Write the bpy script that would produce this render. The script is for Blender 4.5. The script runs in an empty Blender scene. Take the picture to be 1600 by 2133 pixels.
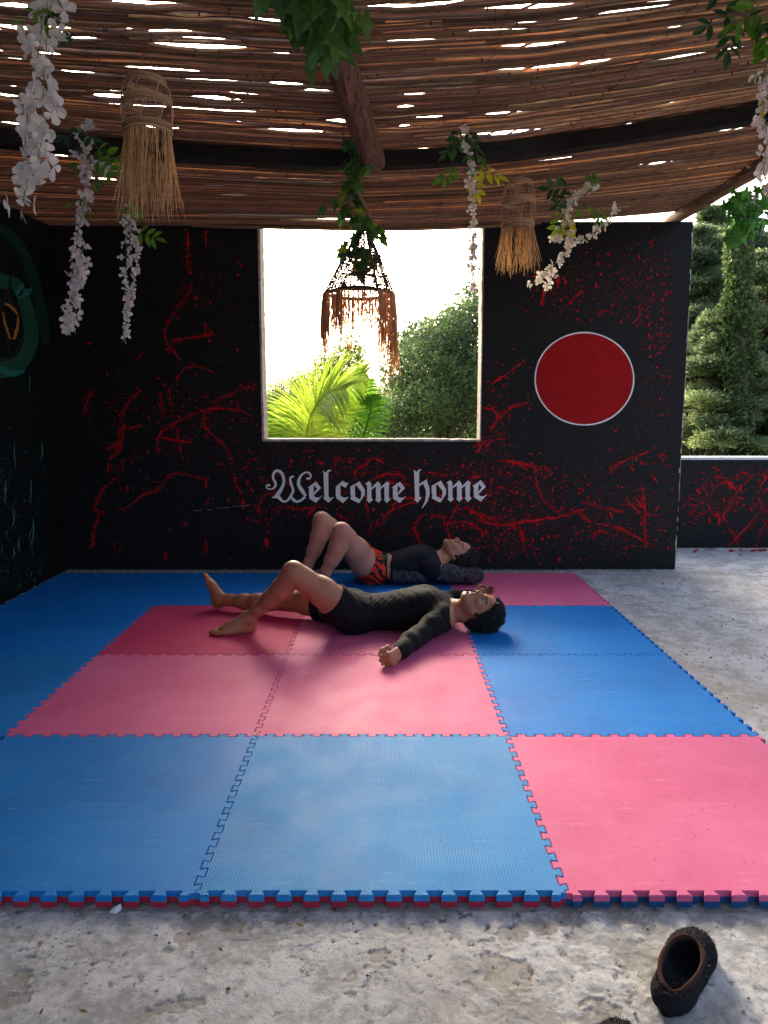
import bpy, math, random
import numpy as np
from mathutils import Vector, Matrix
from mathutils.geometry import tessellate_polygon
random.seed(7); rng = np.random.default_rng(7)
R = math.radians
sc = bpy.context.scene
COL = sc.collection

# ------------------------------------------------------------------ camera
F = 1600.0; PITCH = R(7.9); CAMZ = 1.335
cam = bpy.data.objects.new('camera', bpy.data.cameras.new('camera'))
COL.objects.link(cam)
cam.location = (0, 0, CAMZ)
cam.rotation_euler = (R(90) - PITCH, 0, 0)
cam.data.sensor_fit = 'VERTICAL'; cam.data.sensor_height = 36.0
cam.data.lens = 36.0 * F / 2133.0
cam.data.clip_start = 0.05; cam.data.clip_end = 2000
sc.camera = cam

# ------------------------------------------------------------------ light
SUN_EL, SUN_AZ = R(21), R(-11)          # azimuth from +Y, negative = left
w = bpy.data.worlds.new("World"); sc.world = w; w.use_nodes = True
nt = w.node_tree; nt.nodes.clear()
sky = nt.nodes.new('ShaderNodeTexSky'); sky.sky_type = 'NISHITA'; sky.sun_disc = False
sky.sun_elevation = SUN_EL; sky.sun_rotation = SUN_AZ
sky.air_density = 0.75; sky.dust_density = 9.0; sky.ozone_density = 1.0
bg = nt.nodes.new('ShaderNodeBackground'); bg.inputs[1].default_value = 0.15
wo = nt.nodes.new('ShaderNodeOutputWorld')
nt.links.new(sky.outputs[0], bg.inputs[0]); nt.links.new(bg.outputs[0], wo.inputs[0])
sl = bpy.data.lights.new('sun', 'SUN'); sl.energy = .6; sl.angle = R(22); sl.color = (1, .93, .8)
so = bpy.data.objects.new('sun', sl); COL.objects.link(so)
sd = Vector((math.sin(SUN_AZ) * math.cos(SUN_EL), math.cos(SUN_AZ) * math.cos(SUN_EL), math.sin(SUN_EL)))
so.rotation_euler = sd.to_track_quat('Z', 'Y').to_euler(); so.location = sd * 30
sc.view_settings.view_transform = 'Standard'; sc.view_settings.look = 'None'
sc.view_settings.exposure = 2.2; sc.view_settings.gamma = 1.0
sc.render.engine = 'CYCLES'
sc.cycles.max_bounces = 8; sc.cycles.diffuse_bounces = 5; sc.cycles.transparent_max_bounces = 8
sc.cycles.sample_clamp_indirect = 6.0
sc.cycles.use_denoising = True

# ------------------------------------------------------------------ geometry helpers
CP, SP = math.cos(PITCH), math.sin(PITCH)
def ray(px, py):
    a, b = (px - 800.0) / F, (1066.5 - py) / F
    return np.array([a, CP + b * SP, -SP + b * CP])
def PY(px, py, Y):            # the point seen at a pixel of the photo, at depth Y
    r = ray(px, py); t = Y / r[1]
    return np.array([0, 0, CAMZ]) + r * t
def PZ(px, py, z=0.0):
    r = ray(px, py); t = (z - CAMZ) / r[2]
    return np.array([0, 0, CAMZ]) + r * t
def PX(px, py, X):
    r = ray(px, py); t = X / r[0]
    return np.array([0, 0, CAMZ]) + r * t

def nrm(v):
    v = np.asarray(v, float); n = np.linalg.norm(v); return v / n if n > 1e-12 else v

class MB:
    def __init__(s): s.v = []; s.f = []; s.c = []; s.n = 0
    def add(s, v, f, c=(1, 1, 1)):
        v = np.asarray(v, float).reshape(-1, 3)
        s.v.append(v); o = s.n
        s.f.extend([tuple(i + o for i in q) for q in f]); s.n += len(v)
        c = np.asarray(c, float)
        s.c.append(np.tile(c, (len(v), 1)) if c.ndim == 1 else c)
    def quad(s, a, b, c, d, col=(1, 1, 1)): s.add([a, b, c, d], [(0, 1, 2, 3)], col)
    def box(s, lo, hi, col=(1, 1, 1)):
        x0, y0, z0 = lo; x1, y1, z1 = hi
        s.add([(x0,y0,z0),(x1,y0,z0),(x1,y1,z0),(x0,y1,z0),(x0,y0,z1),(x1,y0,z1),(x1,y1,z1),(x0,y1,z1)],
              [(0,3,2,1),(4,5,6,7),(0,1,5,4),(1,2,6,5),(2,3,7,6),(3,0,4,7)], col)
    def tube(s, pts, r, n=6, col=(1, 1, 1), caps=True):
        pts = np.asarray(pts, float); m = len(pts)
        r = np.broadcast_to(np.asarray(r, float), (m,))
        t = np.gradient(pts, axis=0); t /= np.maximum(np.linalg.norm(t, axis=1, keepdims=True), 1e-9)
        up = np.array([0, 0, 1.0]) if abs(t[0][2]) < .9 else np.array([1.0, 0, 0])
        ang = np.arange(n) * 2 * math.pi / n; vs = []
        a = nrm(np.cross(t[0], up))
        for i in range(m):
            a = nrm(a - t[i] * np.dot(a, t[i])); b = np.cross(t[i], a)
            vs.append(pts[i] + r[i] * (np.cos(ang)[:, None] * a + np.sin(ang)[:, None] * b))
        vs = np.concatenate(vs); f = []
        for i in range(m - 1):
            for j in range(n):
                k = (j + 1) % n; f.append((i*n+j, i*n+k, (i+1)*n+k, (i+1)*n+j))
        if caps: f.append(tuple(range(n - 1, -1, -1))); f.append(tuple((m-1)*n + j for j in range(n)))
        c = np.asarray(col, float)
        if c.ndim == 2: c = np.repeat(c, n, axis=0)
        s.add(vs, f, c)
    def build(s, name, mat, parent=None, smooth=False):
        v = np.concatenate(s.v); 
        ob = mesh_obj(name, v, s.f, mat, parent, smooth, np.concatenate(s.c))
        return ob

def mesh_obj(name, v, f, mat, parent=None, smooth=False, col=None):
    me = bpy.data.meshes.new(name)
    v = np.asarray(v, float)
    base = np.zeros(3)
    if parent is not None: base = np.array(parent.location)
    me.from_pydata((v - base).tolist(), [], f)
    if col is not None:
        a = me.color_attributes.new('Col', 'FLOAT_COLOR', 'POINT')
        c4 = np.ones((len(v), 4), np.float32); c4[:, :3] = col
        a.data.foreach_set('color', c4.ravel())
    if smooth: me.polygons.foreach_set('use_smooth', [True] * len(me.polygons))
    if mat is not None: me.materials.append(mat)
    me.update()
    ob = bpy.data.objects.new(name, me); COL.objects.link(ob)
    if parent is not None: ob.parent = parent
    return ob
def tag(o, label=None, cat=None, group=None, kind=None):
    if label: o['label'] = label
    if cat: o['category'] = cat
    if group: o['group'] = group
    if kind: o['kind'] = kind
    return o
def empty(name, loc, label, cat, group=None):
    o = bpy.data.objects.new(name, None); COL.objects.link(o); o.location = tuple(float(x) for x in loc)
    o.empty_display_size = .1
    return tag(o, label, cat, group)

def spline(pts, n):
    """Catmull-Rom through rows of any width"""
    p = np.asarray(pts, float)
    if len(p) == 2:
        t = np.linspace(0, 1, n)[:, None]; return p[0] * (1 - t) + p[1] * t
    q = np.vstack([2*p[0]-p[1], p, 2*p[-1]-p[-2]]); out = []
    for u in np.linspace(0, len(p) - 1 - 1e-9, n):
        i = int(u); t = u - i; a, b, c, d = q[i:i+4]
        out.append(.5*((2*b)+(-a+c)*t+(2*a-5*b+4*c-d)*t*t+(-a+3*b-3*c+d)*t**3))
    return np.array(out)

# ------------------------------------------------------------------ material helper
class M:
    def __init__(s, name):
        s.m = bpy.data.materials.new(name); s.m.use_nodes = True; s.t = s.m.node_tree
        s.b = s.t.nodes['Principled BSDF']; s.out = s.t.nodes['Material Output']; s.tc = None
    def n(s, typ, **kw):
        x = s.t.nodes.new('ShaderNode' + typ)
        for k, v in kw.items():
            if k.startswith('i_'): x.inputs[int(k[2:]) if k[2:].isdigit() else k[2:].replace('_', ' ')].default_value = v
            else: setattr(x, k, v)
        return x
    def l(s, a, b): s.t.links.new(a, b)
    def co(s, scale=(1, 1, 1), rot=(0, 0, 0), kind='Object'):
        if s.tc is None: s.tc = s.n('TexCoord')
        mp = s.n('Mapping'); mp.inputs['Scale'].default_value = scale; mp.inputs['Rotation'].default_value = rot
        s.l(s.tc.outputs[kind], mp.inputs[0]); return mp.outputs[0]
    def noise(s, scale, detail=6, rough=.6, vec=None, dist=0.):
        x = s.n('TexNoise'); x.inputs['Scale'].default_value = scale; x.inputs['Detail'].default_value = detail
        x.inputs['Roughness'].default_value = rough; x.inputs['Distortion'].default_value = dist
        s.l(vec if vec is not None else s.co(), x.inputs['Vector']); return x.outputs['Fac']
    def voro(s, scale, feature='F1', vec=None, out='Distance', rnd=1.):
        x = s.n('TexVoronoi', feature=feature); x.inputs['Scale'].default_value = scale
        x.inputs['Randomness'].default_value = rnd
        s.l(vec if vec is not None else s.co(), x.inputs['Vector']); return x.outputs[out]
    def ramp(s, fac, stops, interp='LINEAR'):
        x = s.n('ValToRGB'); x.color_ramp.interpolation = interp; e = x.color_ramp.elements
        while len(e) < len(stops): e.new(.5)
        for i, (p, c) in enumerate(stops):
            e[i].position = p; e[i].color = (*c, 1) if hasattr(c, '__len__') else (c, c, c, 1)
        s.l(fac, x.inputs[0]); return x.outputs[0]
    def mix(s, fac, a, b, mode='MIX'):
        x = s.n('Mix', data_type='RGBA', blend_type=mode)
        for v, i in ((fac, 0), (a, 6), (b, 7)):
            if hasattr(v, 'is_output'): s.l(v, x.inputs[i])
            elif i == 0: x.inputs[0].default_value = v
            else: x.inputs[i].default_value = (*v, 1)
        return x.outputs[2]
    def math(s, op, a, b=0.):
        x = s.n('Math', operation=op)
        for v, i in ((a, 0), (b, 1)):
            if hasattr(v, 'is_output'): s.l(v, x.inputs[i])
            else: x.inputs[i].default_value = v
        return x.outputs[0]
    def attr(s, name='Col'): return s.n('Attribute', attribute_name=name).outputs['Color']
    def bump(s, h, strength=.5, dist=.01, prev=None):
        x = s.n('Bump'); x.inputs['Strength'].default_value = strength; x.inputs['Distance'].default_value = dist
        s.l(h, x.inputs['Height'])
        if prev is not None: s.l(prev, x.inputs['Normal'])
        return x.outputs[0]
    def fin(s, col=None, rough=.6, bump=None, spec=.5, **kw):
        if col is not None:
            if hasattr(col, 'is_output'): s.l(col, s.b.inputs['Base Color'])
            else: s.b.inputs['Base Color'].default_value = (*col, 1)
        if hasattr(rough, 'is_output'): s.l(rough, s.b.inputs['Roughness'])
        else: s.b.inputs['Roughness'].default_value = rough
        s.b.inputs['Specular IOR Level'].default_value = spec
        if bump is not None: s.l(bump, s.b.inputs['Normal'])
        for k, v in kw.items(): s.b.inputs[k.replace('_', ' ')].default_value = v
        return s.m
    def translucent(s, col, fac):
        """add light passing through (leaves, petals, dry reed)"""
        tr = s.n('BsdfTranslucent'); mx = s.n('MixShader'); mx.inputs[0].default_value = fac
        if hasattr(col, 'is_output'): s.l(col, tr.inputs[0])
        else: tr.inputs[0].default_value = (*col, 1)
        s.l(s.b.outputs[0], mx.inputs[1]); s.l(tr.outputs[0], mx.inputs[2]); s.l(mx.outputs[0], s.out.inputs[0])
        return s.m

def mat_wall(name, base, speck):
    m = M(name)
    n1 = m.noise(1.3, 8, .65); n2 = m.noise(14, 6, .7)
    c = m.mix(m.ramp(n1, [(.3, 0.), (.75, 1.)]), tuple(x*.75 for x in base), tuple(x*1.35 for x in base))
    sp = m.voro(55); m2 = m.ramp(sp, [(0.0, 1.), (.075, 1.), (.095, 0.)])
    g = m.ramp(m.noise(2.2, 4), [(.45, 0.), (.62, 1.)])
    c = m.mix(m.math('MULTIPLY', m2, g), c, speck)
    ro = m.ramp(n2, [(.3, .42), (.7, .62)])
    b = m.bump(m.noise(5, 8, .7), .35, .012); b = m.bump(n2, .25, .004, b)
    return m.fin(c, ro, b, .22)

def mat_concrete():
    m = M('weathered_concrete'); sep = m.n('SeparateColor'); m.l(m.attr(), sep.inputs[0]); pat, nz, pit = sep.outputs
    big = m.noise(.9, 5, .6); fine = m.noise(60, 9, .8); v2 = m.noise(13, 10, .75)
    c = m.mix(m.ramp(nz, [(.38, 0.), (.60, 1.)]), (.36, .355, .338), (.60, .598, .585))
    c = m.mix(m.ramp(big, [(.47, 0.), (.66, .65)]), c, (.40, .375, .335))
    c = m.mix(m.ramp(v2, [(.55, 0.), (.68, .5)]), c, (.72, .715, .69))
    c = m.mix(m.ramp(v2, [(.33, .45), (.41, 0.)]), c, (.25, .225, .185))  # bump hollows darkened in the colour, painted shade for contrast
    c = m.mix(m.ramp(fine, [(.34, .7), (.45, 0.)]), c, (.17, .16, .14))  # finer hollows get the same painted shade
    c = m.mix(m.math('MULTIPLY', pat, .70), c, m.mix(m.noise(9, 4), (.28, .245, .20), (.44, .40, .34)))
    c = m.mix(m.math('MULTIPLY', pit, .75), c, (.09, .08, .065))  # pits and flake edges darkened too, shade put into the colour
    b = m.bump(v2, .7, .010); b = m.bump(fine, .8, .005, b)
    return m.fin(c, .9, b, .2)

def mat_foam(name, c0, c1, grid=.5, dirt=(.2, .2, .25)):
    m = M(name)
    a = m.noise(1.7, 6, .6); b2 = m.noise(6, 7, .65)
    c = m.mix(m.ramp(a, [(.35, 0.), (.68, 1.)]), c0, c1)
    st = m.noise(3.2, 7, .7, vec=m.co((1, 3.2, 1), (0, 0, .5)))
    c = m.mix(m.ramp(st, [(.54, 0.), (.80, .25)]), c, tuple(min(1, x*1.0+.10) for x in c1))
    c = m.mix(m.ramp(b2, [(.27, .30), (.42, 0.)]), c, tuple(x*.55 for x in c0))
    # pale scuffs, dust and nicks
    s1 = m.noise(7, 9, .8, vec=m.co((1, 6, 1), (0, 0, .9))); s2 = m.noise(6, 9, .8, vec=m.co((7, 1, 1), (0, 0, -.35)))
    c = m.mix(m.ramp(s1, [(.57, 0.), (.70, .42)]), c, tuple(min(1, x+.22) for x in c1))
    c = m.mix(m.ramp(s2, [(.60, 0.), (.70, .5)]), c, tuple(x*.45 for x in c0))
    c = m.mix(m.ramp(m.noise(55, 6, .8), [(.58, 0.), (.72, .28)]), c, tuple(min(1, x+.18) for x in c1))
    sp = m.voro(23, vec=m.co((1, 1.6, 1), (0, 0, .4))); spm = m.ramp(sp, [(0., 1.), (.062, 1.), (.09, 0.)])
    g = m.ramp(m.noise(3, 3), [(.38, .15), (.52, 1.)])
    c = m.mix(m.math('MULTIPLY', spm, m.math('MULTIPLY', g, .9)), c, tuple(x*.2 for x in c0))
    sp3 = m.ramp(m.voro(61), [(0., 1.), (.06, 1.), (.09, 0.)])
    c = m.mix(m.math('MULTIPLY', sp3, m.math('MULTIPLY', g, .6)), c, tuple(x*.3 for x in c0))
    wv = m.n('TexWave', wave_type='BANDS', bands_direction='X'); wv.inputs['Scale'].default_value = 34
    wy = m.n('TexWave', wave_type='BANDS', bands_direction='Y'); wy.inputs['Scale'].default_value = 34
    cc = m.co(); m.l(cc, wv.inputs[0]); m.l(cc, wy.inputs[0])
    h = m.math('MULTIPLY', wv.outputs['Fac'], wy.outputs['Fac'])
    c = m.mix(m.ramp(h, [(.0, .22*grid), (.35, 0.)]), c, tuple(x*.45 for x in c0))
    bb = m.bump(h, grid, .0018); bb = m.bump(spm, -.6, .002, bb); bb = m.bump(a, .5, .010, bb)
    bb = m.bump(m.noise(30, 5, .7), .25, .002, bb)
    return m.fin(c, m.ramp(b2, [(.3, .58), (.7, .75)]), bb, .2)

def mat_attr(name, rough=.6, mul=None, bscale=None, bstr=.3, bdist=.003, spec=.4, trans=0, nvar=0.):
    m = M(name); c = m.attr()
    if nvar:
        c = m.mix(1., c, m.ramp(m.noise(nvar, 5), [(.25, .6), (.75, 1.25)]), 'MULTIPLY')
    b = m.bump(m.noise(bscale, 6, .65), bstr, bdist) if bscale else None
    m.fin(c, rough, b, spec)
    if trans: m.translucent(c, trans)
    return m.m

def mat_wood(name, c0, c1, scale=(6, 6, 1.2), dist=.02):
    m = M(name)
    v = m.co(scale); a = m.noise(3.5, 9, .7, vec=v, dist=.8)
    c = m.mix(m.ramp(a, [(.35, 0.), (.65, 1.)]), c0, c1)
    c = m.mix(m.ramp(m.noise(9, 6, vec=v), [(.32, .85), (.46, 0.)]), c, tuple(x*.25 for x in c0))
    return m.fin(c, .85, m.bump(a, .9, dist), .2)

MT = {}
MT['wall'] = mat_wall('black_wall_paint', (.0055, .006, .0078), (.14, .14, .13))
MT['wall_left'] = mat_wall('dark_green_black_paint', (.0035, .006, .0065), (.12, .26, .21))
MT['plaster'] = None
m = M('raw_plaster'); a = m.noise(30, 7, .7)
MT['plaster'] = m.fin(m.mix(m.ramp(a, [(.35, 0.), (.65, 1.)]), (.30, .24, .18), (.62, .58, .50)), .9, m.bump(a, .8, .01), .2)
m = M('white_coping_paint'); a = m.noise(20, 6, .7)
MT['white'] = m.fin(m.mix(m.ramp(a, [(.3, 0.), (.6, 1.)]), (.6, .6, .58), (.82, .82, .80)), .7, m.bump(a, .4, .004), .3)
m = M('lettering_paint'); a = m.noise(18, 6, .7)
MT['letter'] = m.fin(m.mix(m.ramp(a, [(.3, 0.), (.7, 1.)]), (.84, .84, .82), (.92, .92, .91)), .6, m.bump(a, .3, .003), .3)
MT['splat'] = mat_attr('red_splashed_paint', .6, spec=.12)
m = M('red_disc_paint'); a = m.noise(6, 7, .7)
MT['disc'] = m.fin(m.mix(m.ramp(a, [(.3, 0.), (.7, 1.)]), (.30, .004, .006), (.46, .008, .008)), .6, m.bump(a, .5, .003), .12)
MT['concrete'] = mat_concrete()
# ================================================================== THE SETTING
WY = 6.2; WT = .2; WH = 2.745
XL = -2.6; XR = 2.395
def wallpt(px, py, off=.002): 
    p = PY(px, py, WY - off); return p

# terrace floor with real relief: flaked screed, crusts and pits
def fbm(X, Y, cell, octs, seed, gain=.5):
    r_ = np.random.default_rng(seed); out = np.zeros(X.shape, np.float32); amp = 1.; tot = 0.
    for o in range(octs):
        c = cell/2**o; L = r_.random((257, 257)).astype(np.float32)
        u = X/c+31.7*o; v = Y/c+17.3*o; i0 = np.floor(u).astype(int); j0 = np.floor(v).astype(int); a = u-i0; b = v-j0
        a = a*a*(3-2*a); b = b*b*(3-2*b); i0 %= 256; j0 %= 256; i1 = (i0+1) % 256; j1 = (j0+1) % 256
        out += amp*((L[i0, j0]*(1-a)+L[i1, j0]*a)*(1-b)+(L[i0, j1]*(1-a)+L[i1, j1]*a)*b); tot += amp; amp *= gain
    return out/tot
gx = np.concatenate([np.arange(-2.6, -1.25, .03), np.arange(-1.25, 1.5, .0042), np.arange(1.5, 3.2, .011), np.arange(3.2, 9.05, .06)])
gy = np.concatenate([np.arange(-5, .9, .12), np.arange(.9, 1.96, .0042), np.arange(1.96, 7.18, .018)])
nx, ny = len(gx), len(gy); X, Y = np.meshgrid(gx, gy)
n_lo = fbm(X, Y, .55, 4, 1); n_mid = fbm(X, Y, .11, 5, 2, .6); n_hi = fbm(X, Y, .022, 4, 3, .65); n_p = fbm(X+.05*n_mid, Y+.05*n_mid, .17, 6, 4, .55)
crustm = np.clip((fbm(X, Y, .5, 3, 6)-.46)/.12, 0, 1)
patch = np.clip((n_p-.688)/.006, 0, 1); rim = np.clip(1-np.abs(n_p-.682)/.010, 0, 1)
pits = np.clip((.31-n_hi)/.05, 0, 1)*np.clip((n_mid-.50)/.1, 0, 1)
Zf = (n_mid-.5)*.0042+(n_hi-.5)*(.0024+.0050*crustm)-patch*.0030+rim*.0012-pits*.0018
flake = fbm(X, Y, .09, 3, 9); fl = np.clip((flake-.66)/.004, 0, 1); Zf += fl*.0016
Zf -= .003
under = (X < 1.53) & (Y > 1.885); Zf = np.where(under, -.008, np.minimum(Zf, .006))
Zf = np.where(X > 1.5, Zf*.8, Zf)
fc = np.stack([patch, np.clip(n_mid*.6+n_hi*.4, 0, 1), np.clip(rim*.0+pits+(1-fl)*np.clip(1-np.abs(flake-.658)/.005, 0, 1), 0, 1)], -1).reshape(-1, 3)  # third channel masks the painted shade of pits and flake edges
v = np.stack([X, Y, Zf], -1).reshape(-1, 3)
a_ = (np.arange(ny-1)[:, None]*nx+np.arange(nx-1)[None, :]).ravel()
me = bpy.data.meshes.new('terrace_floor'); nq = len(a_)
me.vertices.add(len(v)); me.vertices.foreach_set('co', v.astype(np.float32).ravel()); me.loops.add(nq*4)
me.loops.foreach_set('vertex_index', np.stack([a_, a_+1, a_+nx+1, a_+nx], 1).astype(np.int32).ravel()); me.polygons.add(nq)
me.polygons.foreach_set('loop_start', np.arange(0, nq*4, 4, dtype=np.int32)); me.polygons.foreach_set('loop_total', np.full(nq, 4, np.int32))
me.polygons.foreach_set('use_smooth', np.ones(nq, bool)); at = me.color_attributes.new('Col', 'FLOAT_COLOR', 'POINT'); c4 = np.ones((len(v), 4), np.float32); c4[:, :3] = fc
at.data.foreach_set('color', c4.ravel()); me.materials.append(MT['concrete']); me.update(calc_edges=True)
fo = bpy.data.objects.new('terrace_floor', me); COL.objects.link(fo); tag(fo, kind='structure')
mb = MB(); mb.box((-2.8, -5.2, -.6), (9.2, 7.35, -.03))
tag(mb.build('floor_slab', MT['plaster']), kind='structure')
m = M('hillside_soil'); a = m.noise(.15, 8)
m.fin(m.mix(a, (.12, .11, .06), (.22, .19, .12)), .95)
n = 60; g = np.linspace(-1, 1, n); g = np.sign(g)*np.abs(g)**2.5*900
X, Y = np.meshgrid(g, g); D = np.sqrt(X**2+Y**2)
Zg = -3.2 - .02*np.minimum(D, 60) + 2*np.sin(X*.02)*np.cos(Y*.017)*np.clip(D/200, 0, 1)
v = np.stack([X, Y, Zg], -1).reshape(-1, 3)
f = [(j*n+i, j*n+i+1, (j+1)*n+i+1, (j+1)*n+i) for j in range(n-1) for i in range(n-1)]
tag(mesh_obj('ground', v, f, m.m, None, True), kind='structure')

# loose grit and a few dry leaf scraps on the bare floor
mb = MB()
for i in range(2600):
    if rng.random() < .6: x, y = rng.uniform(-1.3, 1.6), rng.uniform(.95, 1.885) if rng.random() < .75 else 1.88-abs(rng.normal(0, .03))
    else: x, y = 1.53+abs(rng.normal(0, .9)), rng.uniform(1.9, 7.1)
    s = .0008+rng.exponential(.0011); c = np.array([.34, .31, .27])*rng.uniform(.25, 1.7); q = rng.uniform(.6, 1.3, (6, 1))
    o = np.array([(1,0,0),(-1,0,0),(0,1,0),(0,-1,0),(0,0,.7),(0,0,-.7)])*s*q+(x, y, s*.2)
    mb.add(o, [(0,2,4),(2,1,4),(1,3,4),(3,0,4),(2,0,5),(1,2,5),(3,1,5),(0,3,5)], c)
for i in range(45):
    if i % 2: p = np.array([rng.uniform(-1.2, 1.5), rng.uniform(1., 1.87), .004])
    else: p = np.array([1.6+abs(rng.normal(0, .7)), rng.uniform(2, 6.9), .004])
    d = nrm((*rng.normal(0, 1, 2), 0)); e = np.cross(d, (0, 0, 1)); L = rng.uniform(.006, .016)
    mb.add([p-d*L, p+e*L*.4+(0, 0, .002), p+d*L+(0, 0, .004), p-e*L*.4], [(0, 1, 2, 3)], np.array([.20, .13, .06])*rng.uniform(.5, 1.4))
MT['grit'] = mat_attr('grit', .95); tag(mb.build('floor_grit', MT['grit']), 'loose grit and tiny dry leaf scraps on the concrete', 'grit', kind='stuff')
# back wall with window notch, built as four blocks butted together in one mesh
def edge_jit(n, a): return rng.normal(0, a, n)
wl, wr, wb = PY(545, 700, WY)[0], PY(1001.5, 700, WY)[0], PY(700, 916, WY)[2]
back = empty('back_wall', (0, WY, 0), 'black painted wall with red splashes, a big square window opening and white lettering', 'wall')
def block(mb, x0, x1, z0, z1, y0=WY, y1=WY+WT): mb.box((x0, y0, z0), (x1, y1, z1))
mb = MB()
block(mb, XL, wl-.012, -.02, WH); block(mb, wr+.012, XR, -.02, WH); block(mb, wl-.012, wr+.012, -.02, wb-.012)
mb.build('wall_body', MT['wall'], back)
# raw plaster reveal around the opening, uneven edge
def reveal(name, p0, p1, nrmv, wdt=.014):
    n = 60; mbr = MB(); p0 = np.array(p0); p1 = np.array(p1); nv = np.array(nrmv, float)
    t = np.linspace(0, 1, n)[:, None]; line = p0*(1-t)+p1*t
    j = np.clip(np.cumsum(rng.normal(0, .0018, n))*.6+rng.normal(0, .0011, n), -.006, .006)[:, None] * nv
    jo = np.clip(rng.normal(0, .003, n), -.006, .006)[:, None] * nv
    inner = line + nv*.0 + j; outer = line - nv*wdt + jo*.0
    yf = np.array([0, -.003, 0]); yb = np.array([0, WT+.003, 0])
    vs = np.concatenate([outer+yf, inner+yf, inner+yb, outer+yb]); f = []
    for i in range(n-1):
        for a in range(4):
            b = (a+1) % 4; f.append((a*n+i, b*n+i, b*n+i+1, a*n+i+1))
    f += [(0, 3*n, 2*n, n), (n-1, 2*n-1, 3*n-1, 4*n-1)]
    mbr.add(vs, f); return mbr.build(name, MT['plaster'], back)
reveal('window_jamb', (wl, WY, wb), (wl, WY, WH+.004), (1, 0, 0))
reveal('window_jamb', (wr, WY, WH+.004), (wr, WY, wb), (-1, 0, 0))
reveal('window_sill', (wr+.01, WY, wb), (wl-.01, WY, wb), (0, 0, 1))
# pale chipped corner down the wall end
mb = MB(); n = 70; zz = np.linspace(0, WH, n)
for i in range(n-1):
    if rng.random() < .8:
        ww = abs(rng.normal(.003, .003)); mb.quad((XR+.001-ww, WY-.003, zz[i]), (XR+.003, WY-.003, zz[i]), (XR+.003, WY-.003, zz[i+1]), (XR+.001-ww, WY-.003, zz[i+1]))
        mb.quad((XR+.003, WY-.003, zz[i]), (XR+.003, WY+.02, zz[i]), (XR+.003, WY+.02, zz[i+1]), (XR+.003, WY-.003, zz[i+1]))
mb.build('chipped_edge', MT['plaster'], back)

left = empty('left_wall', (XL, 3, 0), 'dark side wall with pale green drips and a green scaly mural, at the left', 'wall')
mb = MB(); mb.box((XL-.2, -2.2, -.02), (XL-.0, WY+WT, WH+.05)); mb.build('wall_body', MT['wall_left'], left)

LYW = 7.16
low = empty('parapet_wall', (5, LYW, 0), 'low black wall with red splashes and a white top beyond the end of the tall wall', 'wall')
lh = PY(1500, 958, LYW)[2]
mb = MB(); mb.box((1.9, LYW, -.3), (9.2, LYW+.16, lh)); mb.build('wall_body', MT['wall'], low)
n = 90; xs = np.linspace(1.9, 9.2, n); mb = MB()
for i in range(n-1):
    a, b = xs[i], xs[i+1]; j0 = -.012+rng.normal(0, .0015); j1 = j0
    mb.add([(a, LYW-.012, lh+.002), (b, LYW-.012, lh+.002), (b, LYW+.17, lh+.002), (a, LYW+.17, lh+.002),
            (a, LYW-.012, lh+.026), (b, LYW-.012, lh+.026), (b, LYW+.17, lh+.026), (a, LYW+.17, lh+.026)],
           [(0,3,2,1),(4,5,6,7),(0,1,5,4),(2,3,7,6)])
mb.build('coping', MT['white'], low)
sidew = empty('side_parapet', (9.1, 2, 0), 'low dark parapet along the open right side of the terrace', 'wall')
mb = MB(); mb.box((9.0, -5, -.3), (9.16, LYW-.01, lh)); mb.build('wall_body', MT['wall'], sidew)

# cement fillet / rubble along the foot of the walls
mb = MB()
for i in range(1500):
    if rng.random() < .72: x = rng.uniform(XL, XR-.1); y = WY - abs(rng.normal(0, .035)) - .005; 
    else: y = rng.uniform(3.8, WY); x = XL + abs(rng.normal(0, .02)) + .005
    s = rng.uniform(.003, .009); c = np.array([.26, .24, .21]) * rng.uniform(.5, 1.3)
    d = rng.normal(0, 1, (6, 3)); d /= np.linalg.norm(d, axis=1)[:, None]
    o = np.array([(1,0,0),(-1,0,0),(0,1,0),(0,-1,0),(0,0,.35),(0,0,-.5)])*s*rng.uniform(.6, 1.3, (6, 1)) + (x, y, s*.3)
    mb.add(o, [(0,2,4),(2,1,4),(1,3,4),(3,0,4),(2,0,5),(1,2,5),(3,1,5),(0,3,5)], c)
for i in range(80):
    x0 = XL + i*(XR-XL)/80; x1 = XL+(i+1)*(XR-XL)/80
MT['rub'] = mat_attr('crumbled_cement', .95, bscale=60)
tag(mb.build('cement_rubble', MT['rub']), 'crumbled grey cement along the foot of the black walls', 'rubble', kind='stuff')

# ------------------------------------------------------------------ painted marks on the walls
RED = np.array([.66, .006, .010])
def brush(mb, pts2, to3, off, jit=.12, n=None, col=RED):
    """pts2 rows of (px,py,width px); a thin paint stroke laid on the wall"""
    p = spline(pts2, n or max(6, len(pts2)*7)); 
    xy = p[:, :2]; t = np.gradient(xy, axis=0); t /= np.maximum(np.linalg.norm(t, axis=1, keepdims=True), 1e-6)
    nn = np.stack([-t[:, 1], t[:, 0]], 1)
    wd = np.maximum(p[:, 2], .15)[:, None]*.5
    j1 = 1 + rng.normal(0, jit, (len(p), 1)); j2 = 1 + rng.normal(0, jit, (len(p), 1))
    a = xy + nn*wd*j1; b = xy - nn*wd*j2
    vs = [to3(q[0], q[1], off) for q in a] + [to3(q[0], q[1], off) for q in b]; N = len(p)
    mb.add(vs, [(i, i+1, N+i+1, N+i) for i in range(N-1)], col)
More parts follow.
